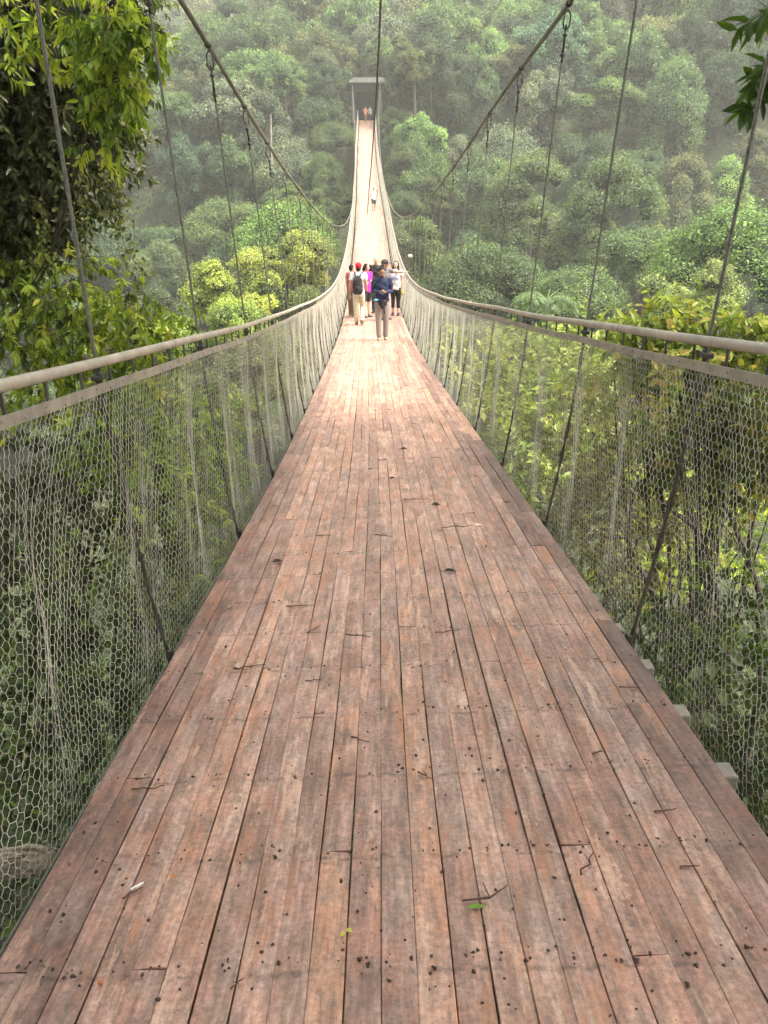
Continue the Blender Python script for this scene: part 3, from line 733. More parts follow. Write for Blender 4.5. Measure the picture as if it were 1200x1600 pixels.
bush('brown_shrub', 'brownish olive thicket of fine leaves behind the right mesh', (3.4, 9, -8.6), [(900, 740, 9.5, .5, 1500), (960, 780, 8.5, .5, 1500), (920, 840, 8, .5, 1400), (980, 680, 9.5, .5, 1400), (1000, 860, 7.2, .4, 1100), (960, 920, 6.8, .4, 1000), (880, 820, 9, .4, 900), (1010, 640, 9, .4, 900), (930, 650, 10, .45, 900), (1100, 820, 7.5, .4, 600), (1060, 780, 8, .4, 700)], .06, .42, [(.05, .055, .02), (.10, .10, .035), (.17, .16, .06), (.30, .30, .07)], droop=.4, trunkr=.035)
bush('grassy_shrub', 'sunlit lime-green shrub low down behind dark stems on the right', (5.2, 11, -10), [(1040, 760, 12, .6, 1100), (1120, 790, 12, .7, 1200), (1160, 740, 13, .7, 900), (1080, 860, 11, .6, 900), (1000, 900, 9, .4, 500), (1180, 850, 11, .6, 700)], .12, .35, [(.12, .20, .03), (.24, .36, .05), (.42, .50, .06), (.55, .56, .09)], droop=.2, trunkr=.03, trans=.5)
bush('leafy_shrub', 'shaded green shrub with broad leaves beside the nearest right mesh', (2.5, 4., -4.6), [(1100, 980, 5.0, .3, 520), (1160, 1040, 4.6, .3, 520), (1060, 1060, 4.6, .22, 340), (1180, 940, 5, .3, 420), (1120, 1130, 4., .22, 320), (1190, 1150, 3.8, .25, 300), (1040, 980, 5.4, .3, 440), (1180, 1240, 3.3, .2, 200), (1230, 1080, 4, .3, 200)], .07, .45, [(.025, .045, .015), (.05, .08, .02), (.09, .14, .035), (.22, .3, .06)], droop=.4, trunkr=.022, rough=.4)
bush('shadow_shrub', 'dark green shrub under the deck edge at the right corner', (2.4, 2.6, -4.4), [(1180, 1330, 2.6, .25, 300), (1240, 1280, 3.0, .25, 260), (1150, 1200, 3.4, .25, 320), (1210, 1180, 3.4, .3, 320)], .06, .5, DG, droop=.4, trunkr=.02)
# bare crooked saplings behind the right net
for i, (bx, by, bd, path, lab) in enumerate([
    (2.9, 6.2, 0, [(1150, 1180, 5.8), (1130, 1000, 6), (1110, 900, 6.1), (1085, 820, 6.2), (1060, 720, 6.2), (1020, 670, 6.4)], 'crooked dark sapling stem nearest the third right stay'),
    (3.4, 6.8, 0, [(1190, 1080, 6.6), (1180, 900, 6.8), (1120, 760, 7), (1080, 660, 7.1), (1120, 580, 7.2)], 'leaning dark sapling stem crossing the right flat bar'),
    (3.2, 6.4, 0, [(1060, 1050, 6.4), (1020, 930, 6.6), (980, 860, 6.8), (990, 760, 6.9)], 'short forked dark stem low behind the right mesh')]):
    P = np.array([U(*p) for p in path]); t = np.linspace(0, len(P)-1, 30)
    Q = np.stack([np.interp(t, np.arange(len(P)), P[:, k]) for k in range(3)], -1)+rng.normal(0, .012, (30, 3))
    b0 = Q[0].copy(); b0[2] = min(b0[2]-1, float(ground(b0[0], b0[1]))-.2); Q = np.concatenate([[b0], Q])
    r = empty('sapling', b0, 0, lab, 'sapling', 'bare saplings behind the right mesh'); g = Geo(); tube(g, Q, np.linspace(.035, .012, len(Q)), 7); g.build('trunk', M['bark'], r, origin=b0, smooth=True)
    for k in (9, 14, 18, 22, 26):
        g = Geo(); e = Q[k]+norm(rng.normal(size=3)*[1, .6, .4]+[0, 0, .6])*rng.uniform(.4, .8); mm = (Q[k]+e)/2+rng.normal(0, .06, 3)
        tube(g, [Q[k], mm, e], [.014, .009, .004], 5); tube(g, [mm, mm+norm(rng.normal(size=3)+[0, 0, .5])*.35], [.007, .003], 5); g.build('branch', M['bark'], r, origin=b0)
# top right sprig
plant('glossy_tree', 'tree reaching in at the top right with large glossy dark leaves', 'tree', (7.5, 5.5, -2.5),
      [(U(x+8, y, 5.6), .07, n) for x, y, n in [(1195, 20, 14), (1190, 100, 20), (1175, 140, 30), (1200, 130, 24), (1210, 160, 16), (1225, 60, 30)]], .15, .36, [(.03, .055, .015), (.06, .11, .02), (.12, .2, .03)], .45, 9, .4, trunkr=.02, rough=.25, tw=(.5, 1.1), limbs=3)
# big ribbed leaves at right edge
r = empty('broad_leaf_plant', U(1070, 1230, 3.2), 0, 'plant with grey-green ribbed oval leaves beyond the right beam ends', 'plant')
b0 = np.array(r.location); g = Geo(); tg = Geo()
for x, y, a in [(1052, 1128, -.2), (1083, 1125, .1), (1104, 1120, .3), (1128, 1175, .5), (1088, 1050, -.9), (1110, 1045, .5), (1150, 1030, .8), (1130, 1090, .2)]:
    c = U(x, y, 3.6); A = np.array([math.sin(a), -.3, -math.cos(a)*.8]); leaves(g, c[None]-norm(A)*.04, A[None], np.array([[0, -.8, .5]]), .095, .06, fine=True, rnd=rng.random(1), curl=.1)
    tube(tg, [c-norm(A)*.04, (c+b0)/2+[0, .1, 0], b0], [.002, .003, .005], 5)
g.build('foliage', leafmat('ribbed_leaf', [(.12, .16, .08), (.2, .25, .13)], .3, .5), r, origin=b0); tg.build('stem', M['twig'], r, origin=b0)
# valley trees close to the bridge
near_trees = [
    ('lime-yellow lobed tree just left of the people', 'twin', 446, 408, 44, 2.9, (.29, .34, .07)),
    ('lime-yellow spreading tree behind the left handrail', 'ragged', 385, 480, 36, 3.0, (.31, .38, .06)),
    ('bright green flat tree left of the bridge sag', 'dome', 455, 370, 62, 4.8, (.13, .24, .05)),
    ('olive ragged tree below the lime trees', 'ragged', 440, 470, 50, 3.8, (.15, .20, .05)),
    ('pale lime tree half hidden by the left drooping shrub', 'twin', 330, 520, 34, 2.6, (.25, .34, .06)),
    ('fresh green dome at the far right edge above the orange-leaved tree', 'dome', 1160, 400, 48, 5.4, (.13, .24, .06)),
    ('yellowish pale tree right above the orange-leaved tree', 'ragged', 1060, 475, 40, 3.2, (.26, .33, .10)),
    ('dark green wide tree right of the hanging cables', 'dome', 760, 440, 58, 5.0, (.07, .12, .045)),
    ('mid green tree behind the right handrail bend', 'twin', 690, 400, 66, 5.0, (.10, .15, .045)),
    ('pale green rounded tree above the right handrail', 'dome', 900, 465, 50, 3.6, (.12, .19, .07)),
    ('green vine-covered tree beyond the second right hanger', 'vine', 960, 330, 78, 6.0, (.12, .19, .06)),
    ('green spreading tree at right below the grey canopy', 'layered', 1010, 400, 66, 5.6, (.10, .17, .055)),
    ('tall light tree on the right slope beside the second hanger', 'tall', 830, 340, 84, 6.4, (.13, .19, .065)),
    ('dull green tree under the left net', 'ragged', 330, 620, 24, 2.4, (.12, .16, .05)),
    ('green valley tree seen through the left net folds', 'dome', 400, 560, 36, 3.4, (.13, .18, .05)),
    ('green valley tree seen through the right net below people', 'dome', 760, 560, 40, 3.6, (.14, .19, .06)),
    ('wide green tree above the pale lime one on the left', 'dome', 355, 352, 98, 5.6, (.12, .19, .06)),
    ('soft green tree between the left hangers and the flat green tree', 'twin', 425, 335, 92, 4.6, (.11, .17, .06)),
    ('grey-green tree showing past the hanging vine strand', 'ragged', 292, 365, 106, 5.6, (.13, .18, .09)),
    ('dull green tree behind the drooping shrub tip', 'vine', 250, 440, 84, 5.2, (.12, .17, .07)),
    ('green tree under the snag left of the gate', 'dome', 395, 285, 110, 5.0, (.11, .17, .06)),
    ('misty green tree low past the left drooping tree', 'twin', 215, 350, 112, 6.0, (.13, .19, .08)),
    ('small bright tree over the left cable sag', 'ragged', 470, 318, 86, 3.2, (.14, .21, .06)),
    ('dark tree just left of the far rising deck', 'dome', 515, 215, 106, 3.6, (.09, .14, .05)),
    ('mid green tree hugging the far deck on its left', 'vine', 505, 280, 98, 3.6, (.10, .17, .05)),
    ('olive tree below the far deck on its left', 'ragged', 528, 330, 84, 2.6, (.13, .17, .06)),
    ('green tree crown just right of the gate post', 'twin', 628, 195, 110, 3.4, (.11, .17, .06)),
    ('draped tree hugging the far deck on its right', 'vine', 640, 262, 102, 3.8, (.09, .14, .05)),
    ('dark tree under the right main cable sag', 'dome', 632, 318, 92, 2.6, (.07, .12, .045)),
    ('olive tree right of the far deck under the main cable', 'ragged', 668, 300, 98, 3.6, (.12, .16, .05)),
    ('grey-green tall tree left of the gate roof', 'tall', 500, 130, 120, 4.2, (.13, .18, .10)),
    ('olive tree leaning over the right side of the gate', 'ragged', 648, 92, 107, 3.7, (.12, .16, .06)),
    ('light olive tree right above the gate roof', 'dome', 625, 110, 128, 4.6, (.15, .19, .07)),
    ('mossy valley tree low under the right mesh', 'twin', 880, 720, 24, 2.8, (.13, .17, .05)),
]
for lab, shp, x, y, D, rad, col in near_trees:
    m_ = sum(col)/3; col = tuple(a*.85+m_*.15 for a in col)
    p = U(x, y, D); o = copy_tree(finep[shp], p-np.array([0, 0, rad*.1]), rng.uniform(0, TAU), (rad, rad, rad*.8), col)
    tag(o, lab, 'tree', 'valley trees beside the bridge')
    for ch in list(o.children):
        if ch.name.startswith('trunk'):
            bpy.data.objects.remove(ch)
    g = Geo(); dz = float(ground(p[0], p[1]))-p[2]; tube(g, [(0, 0, dz), (.1, 0, dz*.5), (0, 0, -rad*.15)], [rad*.07, rad*.055, rad*.03], 7)
    tk = g.build('trunk', M['bark']); tk.parent = o; tk.scale = (1/rad, 1/rad, 1/(rad*.8))
for i, (X, D, R_, lab) in enumerate([(-6.0, -3.0, 5.2, 'unseen tree added for shade on the near bank behind the left handrail start'), (6.0, -3.4, 5.2, 'unseen tree added for shade on the near bank behind the right handrail start'), (0.5, -10, 5.2, 'unseen tree added for shade on the bank behind the bridge start'), (6.3, 3.0, 5.4, 'tall unseen tree added for shade on the right above the near deck'), (-6.3, 2., 5.4, 'tall unseen tree added for shade on the left above the near deck'), (2.5, -3, 4.8, 'tall unseen tree added for shade with crown right over the bridge start')]):
    o = copy_tree(protos['dome'], (X, D, 6.2 if i < 3 else 9.5), i*2., (R_, R_, R_*.8), (.06, .11, .04)); tag(o, lab, 'tree', 'unseen trees added to shade the near deck')  # crowns out of view, added to keep light off the near deck
# palms
for r in finep.values():
    for ch in list(r.children): bpy.data.objects.remove(ch)
    bpy.data.objects.remove(r)
def palm(x, y, D, R, lab):
    c = U(x, y, D); r = empty('palm', c, 0, lab, 'palm'); g = Geo()
    tube(g, [(0, 0, 0), (.1*R, 0, -2*R), (0, 0, -5*R)], [.05*R, .06*R, .08*R], 8); g.build('trunk', M['palebark'], r, smooth=True)
    for i in range(13):
        g = Geo(); a = i/13*TAU+rng.uniform(-.2, .2); el = rng.uniform(.1, 1.1); t = np.linspace(0, 1, 14)[:, None]
        h = np.array([math.cos(a), math.sin(a), 0]); P = h*R*t*math.cos(el*.6)+np.array([0, 0, 1])*(R*(math.sin(el)*t-(.55+.3*el)*t*t)); tube(g, P, np.linspace(.02*R, .004*R, 14), 4)
        for s in (-1, 1):
            k = np.repeat(np.arange(2, 14), 3); Q = P[k]+(P[k]-P[k-1])*rng.random((len(k), 1)); sd = np.cross(h, [0, 0, 1])*s
            leaves(g, Q, norm(sd+h*.6+[0, 0, -.35]+rng.normal(0, .08, (len(k), 3))), np.tile([0, 0, 1.], (len(k), 1)), R*.38*np.sin(np.clip(t[k, 0]*2.6+.35, 0, 3)), R*.04, fine=False)
        g.build('frond', PL, r)
PL = leafmat('palm_leaf', [(.07, .12, .04), (.13, .20, .06)], .35, .55)
palm(505, 325, 88, 2.4, 'pale green palm in the valley left of the bridge sag')
palm(855, 470, 40, 1.9, 'palm with arching fronds above the right handrail')
# dead pale trunks
def snag(x, y, D, H, lab, fork=3):
    c = U(x, y, D); r = empty('bare_tree', c, 0, lab, 'bare tree'); g = Geo(); tube(g, [(0, 0, -H), (.1, 0, 0), (.05*H, 0, H*.5)], [.12, .10, .05], 7); g.build('trunk', M['palebark'], r)
    for i in range(fork):
        g = Geo(); a = rng.uniform(-1, 1); z = H*rng.uniform(-.5, .3); e = np.array([math.sin(a)*H*.28, rng.normal(0, .4), z+H*.8]); tube(g, [(.05, 0, z), (e+[0, 0, z])/2+rng.normal(0, .2, 3), e], [.07, .05, .03], 5); g.build('branch', M['palebark'], r)
snag(905, 140, 118, 6, 'pale forked bare trunks high on the right slope', 5)
snag(422, 205, 96, 3.2, 'single pale dead trunk left of the gate', 0)
snag(1148, 265, 100, 3, 'short pale stem at the right edge of the slope', 1)
# undergrowth on the near bank
NU = leafmat('bank_leaves', [(.012, .02, .008), (.025, .04, .012), (.05, .08, .02), (.10, .14, .035)], .35, .55)
blanket('bank_undergrowth', 60000, 1.5, 26, .14, NU, 'low leafy undergrowth on the near bank below the deck', 1.3, lambda D: 3.0+.75*np.abs(D))
blanket('valley_undergrowth', 50000, 22, 64, .42, NU, 'green undergrowth down the near valley side', 3., lambda D: .75*D)
# log lying on bank at lower left
g = Geo(); a, b_ = U(-40, 1290, 2.35), U(80, 1350, 2.2)
base_ = np.array([-4.6, 2.6, float(ground(-4.6, 2.6))-.2]); t = np.linspace(0, 1, 60)[:, None]; ctr = (1-t)**3*base_+3*t*(1-t)**2*(base_*.45+a*.55+[-.5, 0, .5])+3*t*t*(1-t)*a+t**3*b_
ax = norm(b_-a); s1 = norm(np.cross(ax, [0, 0, 1.])); s2 = np.cross(s1, ax); tube(g, ctr, np.linspace(.09, .04, 60), 12)
for k in range(26):
    an = k/26*TAU; rr = .043+rng.uniform(-.004, .008); oo = (s1*math.cos(an)+s2*math.sin(an))*rr; sl = slice(0, int(60-rng.integers(0, 6)))
    tube(g, (ctr+oo*np.linspace(2.2, 1, 60)[:, None]+rng.normal(0, .0012, (60, 3)))[sl], (np.linspace(.013, .0065, 60)+.0012*np.sin(np.arange(60)*.9+k))[sl], 6)
lg = g.build('dead_trunk', M['log'], smooth=True); tag(lg, 'pale fibrous dead trunk leaning below the mesh at the lower left', 'dead trunk')

# ------------------------------------------------------------------ litter on the deck
def on_deck(x, y, h=.003):
    u, D = deck_at(x, y); return BP(u, D, h), u, D
gsd = []
for k in range(4):
    g = Geo(); ball(g, (0, 0, 0), (1, 1, .8), 8, 5, jit=.16); 
    if k > 1: ball(g, (.9, .4, -.1), (.7, .6, .5), 7, 4, jit=.2)
    o = g.build('seed_pod', M['seed'], smooth=True); gsd.append(o)
seedn = 0
while seedn < 240:
    v = rng.random()**.9; y = 690+v*905; x = rng.uniform(0, 1200)
    u, D = deck_at(x, y)
    if abs(u) > .87: continue
    if rng.random() < .45: D = (round(D/JS-.5)+.5)*JS+rng.normal(0, .018)
    if rng.random() > 1.25-.25*abs(u) : continue
    r = rng.uniform(.002, .0048); o = gsd[seedn] if seedn < 4 else gsd[rng.integers(4)].copy()
    if seedn >= 4: C.objects.link(o)
    o.location = tuple(BP(u, D, r*.7)); o.scale = (r, r*rng.uniform(.8, 1.2), r); o.rotation_euler = (0, 0, rng.uniform(0, 6))
    tag(o, 'small dark brown seed pod fallen on the deck planks', 'seed pod', 'seed pods scattered over the deck'); seedn += 1
g = Geo()
for k in range(1500):
    D = (rng.integers(2, 46)+.5)*JS+rng.normal(0, .02) if rng.random() < .55 else rng.uniform(.9, 15)
    u = rng.uniform(-.88, .88)
    if rng.random() < .25: u = -W2+rng.integers(1, NL)*2*W2/NL+rng.normal(0, .003)
    r = rng.uniform(.0008, .0026); ball(g, BP(u, D, r*.8+.001), (r*rng.uniform(.8, 2), r*rng.uniform(.8, 2.2), r*.7), 5, 3, jit=.2)
tag(g.build('grit', M['seed']), 'fine dark grit and crumbs on the deck boards', kind='stuff')
TWG = [(650, 781, 40, .05, 'thin straight twig in the middle of the deck, farthest'), (715, 824, 52, .1, 'thin twig beside the white petal'), (505, 838, 24, 0, 'short twig left of the centre boards'), (600, 838, 28, -.1, 'short twig on the centre boards'),
       (468, 948, 42, .05, 'straight twig on the left boards below the dark leaf'), (490, 985, 24, .5, 'bent twig stub on the left boards'), (560, 995, 40, -.1, 'crooked twig on the centre joist line'), (390, 1043, 50, .1, 'long twig on the left boards halfway down'),
       (490, 1065, 26, .1, 'short brown twig left of the centre below the crooked one'), (563, 1158, 30, -.25, 'brown twig on the near centre board'), (664, 1215, 26, -.5, 'curved twig on the board right of the centre'), (932, 1178, 16, .3, 'tiny stub twig near the right edge boards'),
       (1037, 1269, 34, .15, 'dark twig near the right edge of the deck'), (980, 1076, 30, 0, 'twig lying by the right deck edge near a beam end'), (916, 1352, 40, 1.1, 'upright curved twig on the right-hand boards'), (230, 1233, 52, .1, 'straight twig across the left edge boards'),
       (370, 1540, 26, .7, 'small curved twig at the bottom left'), (205, 1398, 36, .5, 'dark splintered twig on the left edge boards'), (700, 988, 40, .1, 'twig right of the centre along a joist'), (320, 860, 36, .35, 'slanting twig near the left edge by the third stay'), (1075, 1357, 30, .1, 'dark twig on a joist line near the right edge')]
for x, y, ln, a, lab in TWG:
    p0, u, D = on_deck(x-ln/2*math.cos(a), y+ln/2*math.sin(a)); p1, _, _ = on_deck(x+ln/2*math.cos(a), y-ln/2*math.sin(a))
    g = Geo(); t = np.linspace(0, 1, 7)[:, None]; P = p0+(p1-p0)*t; L = np.linalg.norm(p1-p0); P[1:-1] += rng.normal(0, L*.035, (5, 3))*[1, 1, 0]; P[:, 2] += .004
    tube(g, P, np.linspace(.0028, .0013, 7), 5); tube(g, [P[3], P[3]+np.array([rng.normal(0, .02), rng.normal(0, .02), .002])], [.0017, .0008], 4)
    tag(g.build('twig', M['twig']), lab, 'twig', 'twigs fallen on the deck')
p0, _, _ = on_deck(722, 1411); p1, _, _ = on_deck(765, 1410); p2, _, _ = on_deck(792, 1388)
g = Geo(); tube(g, [p0+[0, 0, .005], p1+[0, 0, .012], p2+[0, 0, .006]], [.0022, .0034, .0018], 6); tube(g, [p1+[0, 0, .01], p1+[-.012, .045, .012]], [.002, .001], 5)
tag(g.build('twig', M['twig']), 'large forked twig beside the green leaf in the foreground', 'twig', 'twigs fallen on the deck')
def flat_leaf(name, x, y, L, W, a, col, lab, cat='leaf', fold=.3):
    fold *= .22; L *= .8
    p, u, D = on_deck(x, y, .006); g = Geo(); A = np.array([[math.cos(a), math.sin(a), 0]])
    m = leafmat(name+'_mat', [tuple(c*.7 for c in col), col], .1, .5)
    leaves(g, p[None]-A*L/2, A, np.array([[0, 0, 1.]]), L, W, fine=True, rnd=np.array([.8]), curl=.05*fold)
    V = g.V[0]; V[1:3, 2] += W*fold; V[4:6, 2] += W*fold; V[:, 2] -= float(bank(D))*0
    tube(g, [p-A[0]*L/2, p-A[0]*(L/2+L*.25)], .0008, 4)
    tag(g.build(name, m), lab, cat, 'leaves and petals fallen on the deck')
flat_leaf('fallen_leaf', 745, 1420, .05, .014, .0, (.22, .40, .06), 'curled green leaf under the forked twig in the foreground', fold=.5)
flat_leaf('fallen_leaf', 536, 1463, .018, .011, .6, (.55, .50, .06), 'yellow leaf scrap on the near centre board, left one')
flat_leaf('fallen_leaf', 546, 1457, .02, .012, -.3, (.60, .58, .12), 'yellow leaf scrap on the near centre board, right one')
flat_leaf('fallen_leaf', 270, 1372, .018, .014, 1., (.5, .22, .06), 'small orange leaf on the near left boards')
flat_leaf('petal', 748, 822, .07, .03, .1, (.8, .78, .7), 'white petal on the deck beyond the seed pods', 'petal', .4)
flat_leaf('fallen_leaf', 433, 879, .07, .04, .2, (.05, .035, .025), 'dark shrivelled leaf on the left side of the deck', fold=.6)
flat_leaf('fallen_leaf', 703, 894, .08, .035, -.1, (.04, .03, .02), 'dark shrivelled leaf right of the deck centre', fold=.6)
flat_leaf('fallen_leaf', 681, 790, .075, .04, 0, (.045, .03, .02), 'dark blocky leaf right of the centre, farther off', fold=.7)
flat_leaf('fallen_leaf', 631, 702, .08, .04, 0, (.05, .03, .02), 'dark leaf on the deck nearest the people', fold=.5)
flat_leaf('fallen_leaf', 613, 748, .06, .03, 0, (.07, .04, .03), 'small dark leaf just left below the farthest dark leaf', fold=.5)
flat_leaf('fallen_leaf', 792, 785, .05, .04, 0, (.25, .22, .08), 'olive leaf at the right deck edge by a stay', fold=.5)
flat_leaf('fallen_leaf', 359, 950, .04, .03, 1., (.3, .2, .12), 'pale brown leaf on the left boards by the second stay', fold=.5)
p, _, _ = on_deck(155, 1538, .008); g = Geo(); ball(g, p, (.006, .006, .006), 10, 7, jit=.04); tag(g.build('berry', simple('berry', (.38, .14, .06), .5), smooth=True), 'round orange berry at the bottom left of the deck', 'berry')
p, _, _ = on_deck(211, 1393, .006); g = Geo(); tube(g, [p-[.012, .0, 0], p+[.014, .018, .004]], [.004, .002], 6); tag(g.build('petal', simple('white_petal', (.7, .7, .66), .5)), 'small white curled petal lying on the splintered twig', 'petal', 'leaves and petals fallen on the deck')

# ------------------------------------------------------------------ people
def remeshed(g, vox, name, mats, parent, smooth=4):
    o = g.build('tmp_'+name, mats[0]); m = o.modifiers.new('r', 'REMESH'); m.mode = 'VOXEL'; m.voxel_size = vox; m.use_smooth_shade = True
    s = o.modifiers.new('s', 'SMOOTH'); s.iterations = smooth; s.factor = .5
    dg = bpy.context.evaluated_depsgraph_get(); me = bpy.data.meshes.new_from_object(o.evaluated_get(dg)); me.name = name
    old = o.data; bpy.data.objects.remove(o); bpy.data.meshes.remove(old)
    me.materials.clear()
    for x in mats: me.materials.append(x)
    o = bpy.data.objects.new(name, me); C.objects.link(o); o.parent = parent
    me.polygons.foreach_set('use_smooth', np.ones(len(me.polygons), bool)); return o
def ring_loft(g, rings, n=20):
    V = []; a = np.arange(n)/n*TAU
    for c, rx, ry in rings: V.append(np.asarray(c)+np.stack([np.cos(a)*rx, np.sin(a)*ry, np.zeros(n)], -1))
    m = len(rings); i = np.arange(m-1)[:, None]*n; j = np.arange(n)[None]; k = (j+1) % n
    g.add(np.concatenate(V), [np.stack([i+j, i+k, i+n+k, i+n+j], -1).reshape(-1, 4), np.arange(n)[None, ::-1], (np.arange(n)+(m-1)*n)[None]])
HAIR = simple('black_hair', (.012, .01, .009), .7, 0, .3, 60, 0, .2)
EYE = simple('dark_eye', (.02, .015, .012), .3); LIP = simple('lip', (.30, .11, .09), .5)
def cloth(name, col): return simple(name, col, .85, 0, .18, 25, .004, .2)
def person(x, y, rz, label, skin, top, bottom, shoe, arms, legs=None, sleeve=.55, leglen=1., hair='short', cap=None, H=1.66, headpitch=0., headyaw=0., lean=0., group='visitors standing in the middle of the bridge', u_off=0., Dfix=None, beard=False, hem=.80):
    u, D = deck_at(x, y); D = Dfix or D; b = BP(u+u_off, D, .004); r = empty('person', b, rz, label, 'person', group); k = H/1.66
    sk = simple('skin', skin, .5, 0, .08, 8, 0, .4)
    legs = legs or [((-.085, 0, .47), (-.09, .02, .08)), ((.085, 0, .47), (.09, -.02, .08))]
    sh = [np.array([-.175, 0, 1.36]), np.array([.175, 0, 1.36])]
    g = Geo()
    # head
    Rz = np.array(Matrix.Rotation(headyaw, 3, 'Z')@Matrix.Rotation(headpitch, 3, 'X')); hc = np.array([0, -.015, 1.46])
    def hp(p): return hc+Rz@np.asarray(p, float)
    ball(g, hp((0, .005, .115)), (.073, .09, .095), 18, 12, R=Rz); ball(g, hp((0, -.018, .06)), (.056, .068, .068), 16, 10, R=Rz)
    ball(g, hp((0, -.048, .025)), (.030, .026, .022), 10, 7, R=Rz)
    ball(g, hp((0, -.095, .078)), (.013, .018, .022), 8, 6, R=Rz); tube(g, [hp((0, -.082, .115)), hp((0, -.1, .075))], [.009, .012], 8)
    for s in (-1, 1): ball(g, hp((s*.074, .008, .088)), (.01, .022, .032), 8, 6, R=Rz); ball(g, hp((s*.033, -.062, .065)), (.02, .018, .02), 8, 6, R=Rz)
    tube(g, [(0, .01, 1.34), (0, .0, 1.42), hp((0, .0, .06))], [.062, .052, .054], 14)
    ring_loft(g, [((0, .0, .86), .13, .085), ((0, 0, .95), .14, .085), ((0, 0, 1.08), .125, .08), ((0, 0, 1.25), .15, .09), ((0, .0, 1.35), .15, .075), ((0, .005, 1.40), .07, .055)])
    for s in (0, 1):
        sg = -1 if s == 0 else 1; e, w, hd = [np.asarray(q, float) for q in arms[s]]
        tube(g, [sh[s], (sh[s]+e)/2, e, (e+w)/2, w], [.05, .046, .036, .036, .024], 12); ball(g, sh[s], .052, 10, 8)
        d = norm(hd); nrm = norm(np.cross(d, [sg*1., .2, .3])); sd = norm(np.cross(nrm, d))
        pc = w+d*.045; M3 = np.stack([sd, nrm, d], 1); ball(g, pc, (.038, .017, .052), 12, 8, R=M3)
        for fi, (of, fl) in enumerate([(-.028, .062), (-.0095, .072), (.0095, .068), (.027, .054)]):
            p0 = w+d*.085+sd*of; p1 = p0+d*fl*.5+nrm*.006; p2 = p1+norm(d+nrm*.9)*fl*.5; tube(g, [p0-d*.02, p0, p1, p2], [.0095, .0095, .0085, .0075], 8)
        tb = w+d*.03-sd*.032; tube(g, [tb, tb-sd*.018+d*.025, tb-sd*.02+d*.055+nrm*.01], [.012, .0105, .009], 8)
    for s in (0, 1):
        kn, an = [np.asarray(q, float) for q in legs[s]]; hip = np.array([(-1, 1)[s]*.085, 0, .88])
        tube(g, [hip, (hip+kn)/2, kn, kn*.6+an*.4+[0, .012, 0], an], [.085, .074, .053, .052, .035], 14); ball(g, kn, .052, 10, 8)
        ball(g, an+[0, -.045, -.045], (.036, .10, .028), 12, 8)
    body = remeshed(g, .0078, 'body', [sk, EYE, LIP], r, 3)
    inv = Rz.T
    co = np.zeros(len(body.data.polygons)*3); body.data.polygons.foreach_get('center', co); co = co.reshape(-1, 3); l = (co-hc)@Rz
    mi = np.zeros(len(co), int)
    for s in (-1, 1): mi[(np.abs(l[:, 0]-s*.028) < .0135) & (np.abs(l[:, 2]-.100) < .008) & (l[:, 1] < -.045)] = 1; mi[(np.abs(l[:, 0]-s*.03) < .02) & (np.abs(l[:, 2]-.122) < .0045) & (l[:, 1] < -.045)] = 1
    mi[(np.abs(l[:, 0]) < .022) & (np.abs(l[:, 2]-.043) < .006) & (l[:, 1] < -.06)] = 2
    if beard: mi[(l[:, 2] < .05) & (l[:, 2] > -.01) & (l[:, 1] < -.03) & (np.abs(l[:, 2]-.043) > .006)] = 1
    body.data.polygons.foreach_set('material_index', mi)
    # top
    g = Geo(); ring_loft(g, [((0, 0, hem), .165, .112), ((0, 0, hem+.06), .168, .115), ((0, 0, 1.0), .155, .108), ((0, 0, 1.12), .155, .108), ((0, 0, 1.26), .18, .115), ((0, .0, 1.35), .185, .095), ((0, .005, 1.405), .10, .075), ((0, .0, 1.43), .072, .068)])
    for s in (0, 1):
        e, w, hd = [np.asarray(q, float) for q in arms[s]]
        if sleeve > 1: P = [sh[s], (sh[s]+e)/2, e, (e+w)/2, w]; rr = [.068, .06, .052, .048, .038]
        else: P = [sh[s], sh[s]+(e-sh[s])*sleeve*.5, sh[s]+(e-sh[s])*sleeve]; rr = [.068, .064, .062]
        tube(g, P, rr, 12); ball(g, sh[s], .068, 10, 8)
    to = remeshed(g, .011, 'shirt', [cloth('shirt_cloth', top)], r, 3)
    co = np.zeros(len(to.data.vertices)*3); to.data.vertices.foreach_get('co', co); co = co.reshape(-1, 3)
    co += .006*np.sin(co[:, [2]]*38+co[:, [0]]*17)*np.array([[1, 1, 0]])*norm(co*[1, 1, 0]); to.data.vertices.foreach_set('co', co.ravel())
    g = Geo(); ring_loft(g, [((0, 0, .78), .15, .105), ((0, 0, .88), .158, .112), ((0, 0, .98), .145, .10)])
    for s in (0, 1):
        kn, an = [np.asarray(q, float) for q in legs[s]]; hip = np.array([(-1, 1)[s]*.082, 0, .86])
        if leglen >= 1: P = [hip, (hip+kn)/2, kn, (kn+an)/2, an+[0, 0, .0]]; rr = [.095, .088, .07, .066, .062]
        elif leglen > .6: P = [hip, (hip+kn)/2, kn, kn*(1-.6)+an*.6]; rr = [.095, .085, .062, .055]
        else: P = [hip, (hip+kn)/2, hip*.08+kn*.92]; rr = [.095, .09, .082]
        tube(g, P, rr, 14)
    remeshed(g, .011, 'trousers' if leglen > .6 else 'shorts', [cloth('trouser_cloth', bottom)], r, 3)
    for s in (0, 1):
        kn, an = [np.asarray(q, float) for q in legs[s]]; g = Geo(); ball(g, an+[0, -.05, -.045], (.044, .125, .034), 12, 8); tube(g, [an+[0, .0, -.03], an+[0, 0, .015]], [.045, .04], 12); box(g, an+[0, -.045, -.073], (.08, .24, .016), bev=.006)
        g.build('shoe', cloth('shoe_cloth', shoe), r, smooth=True)
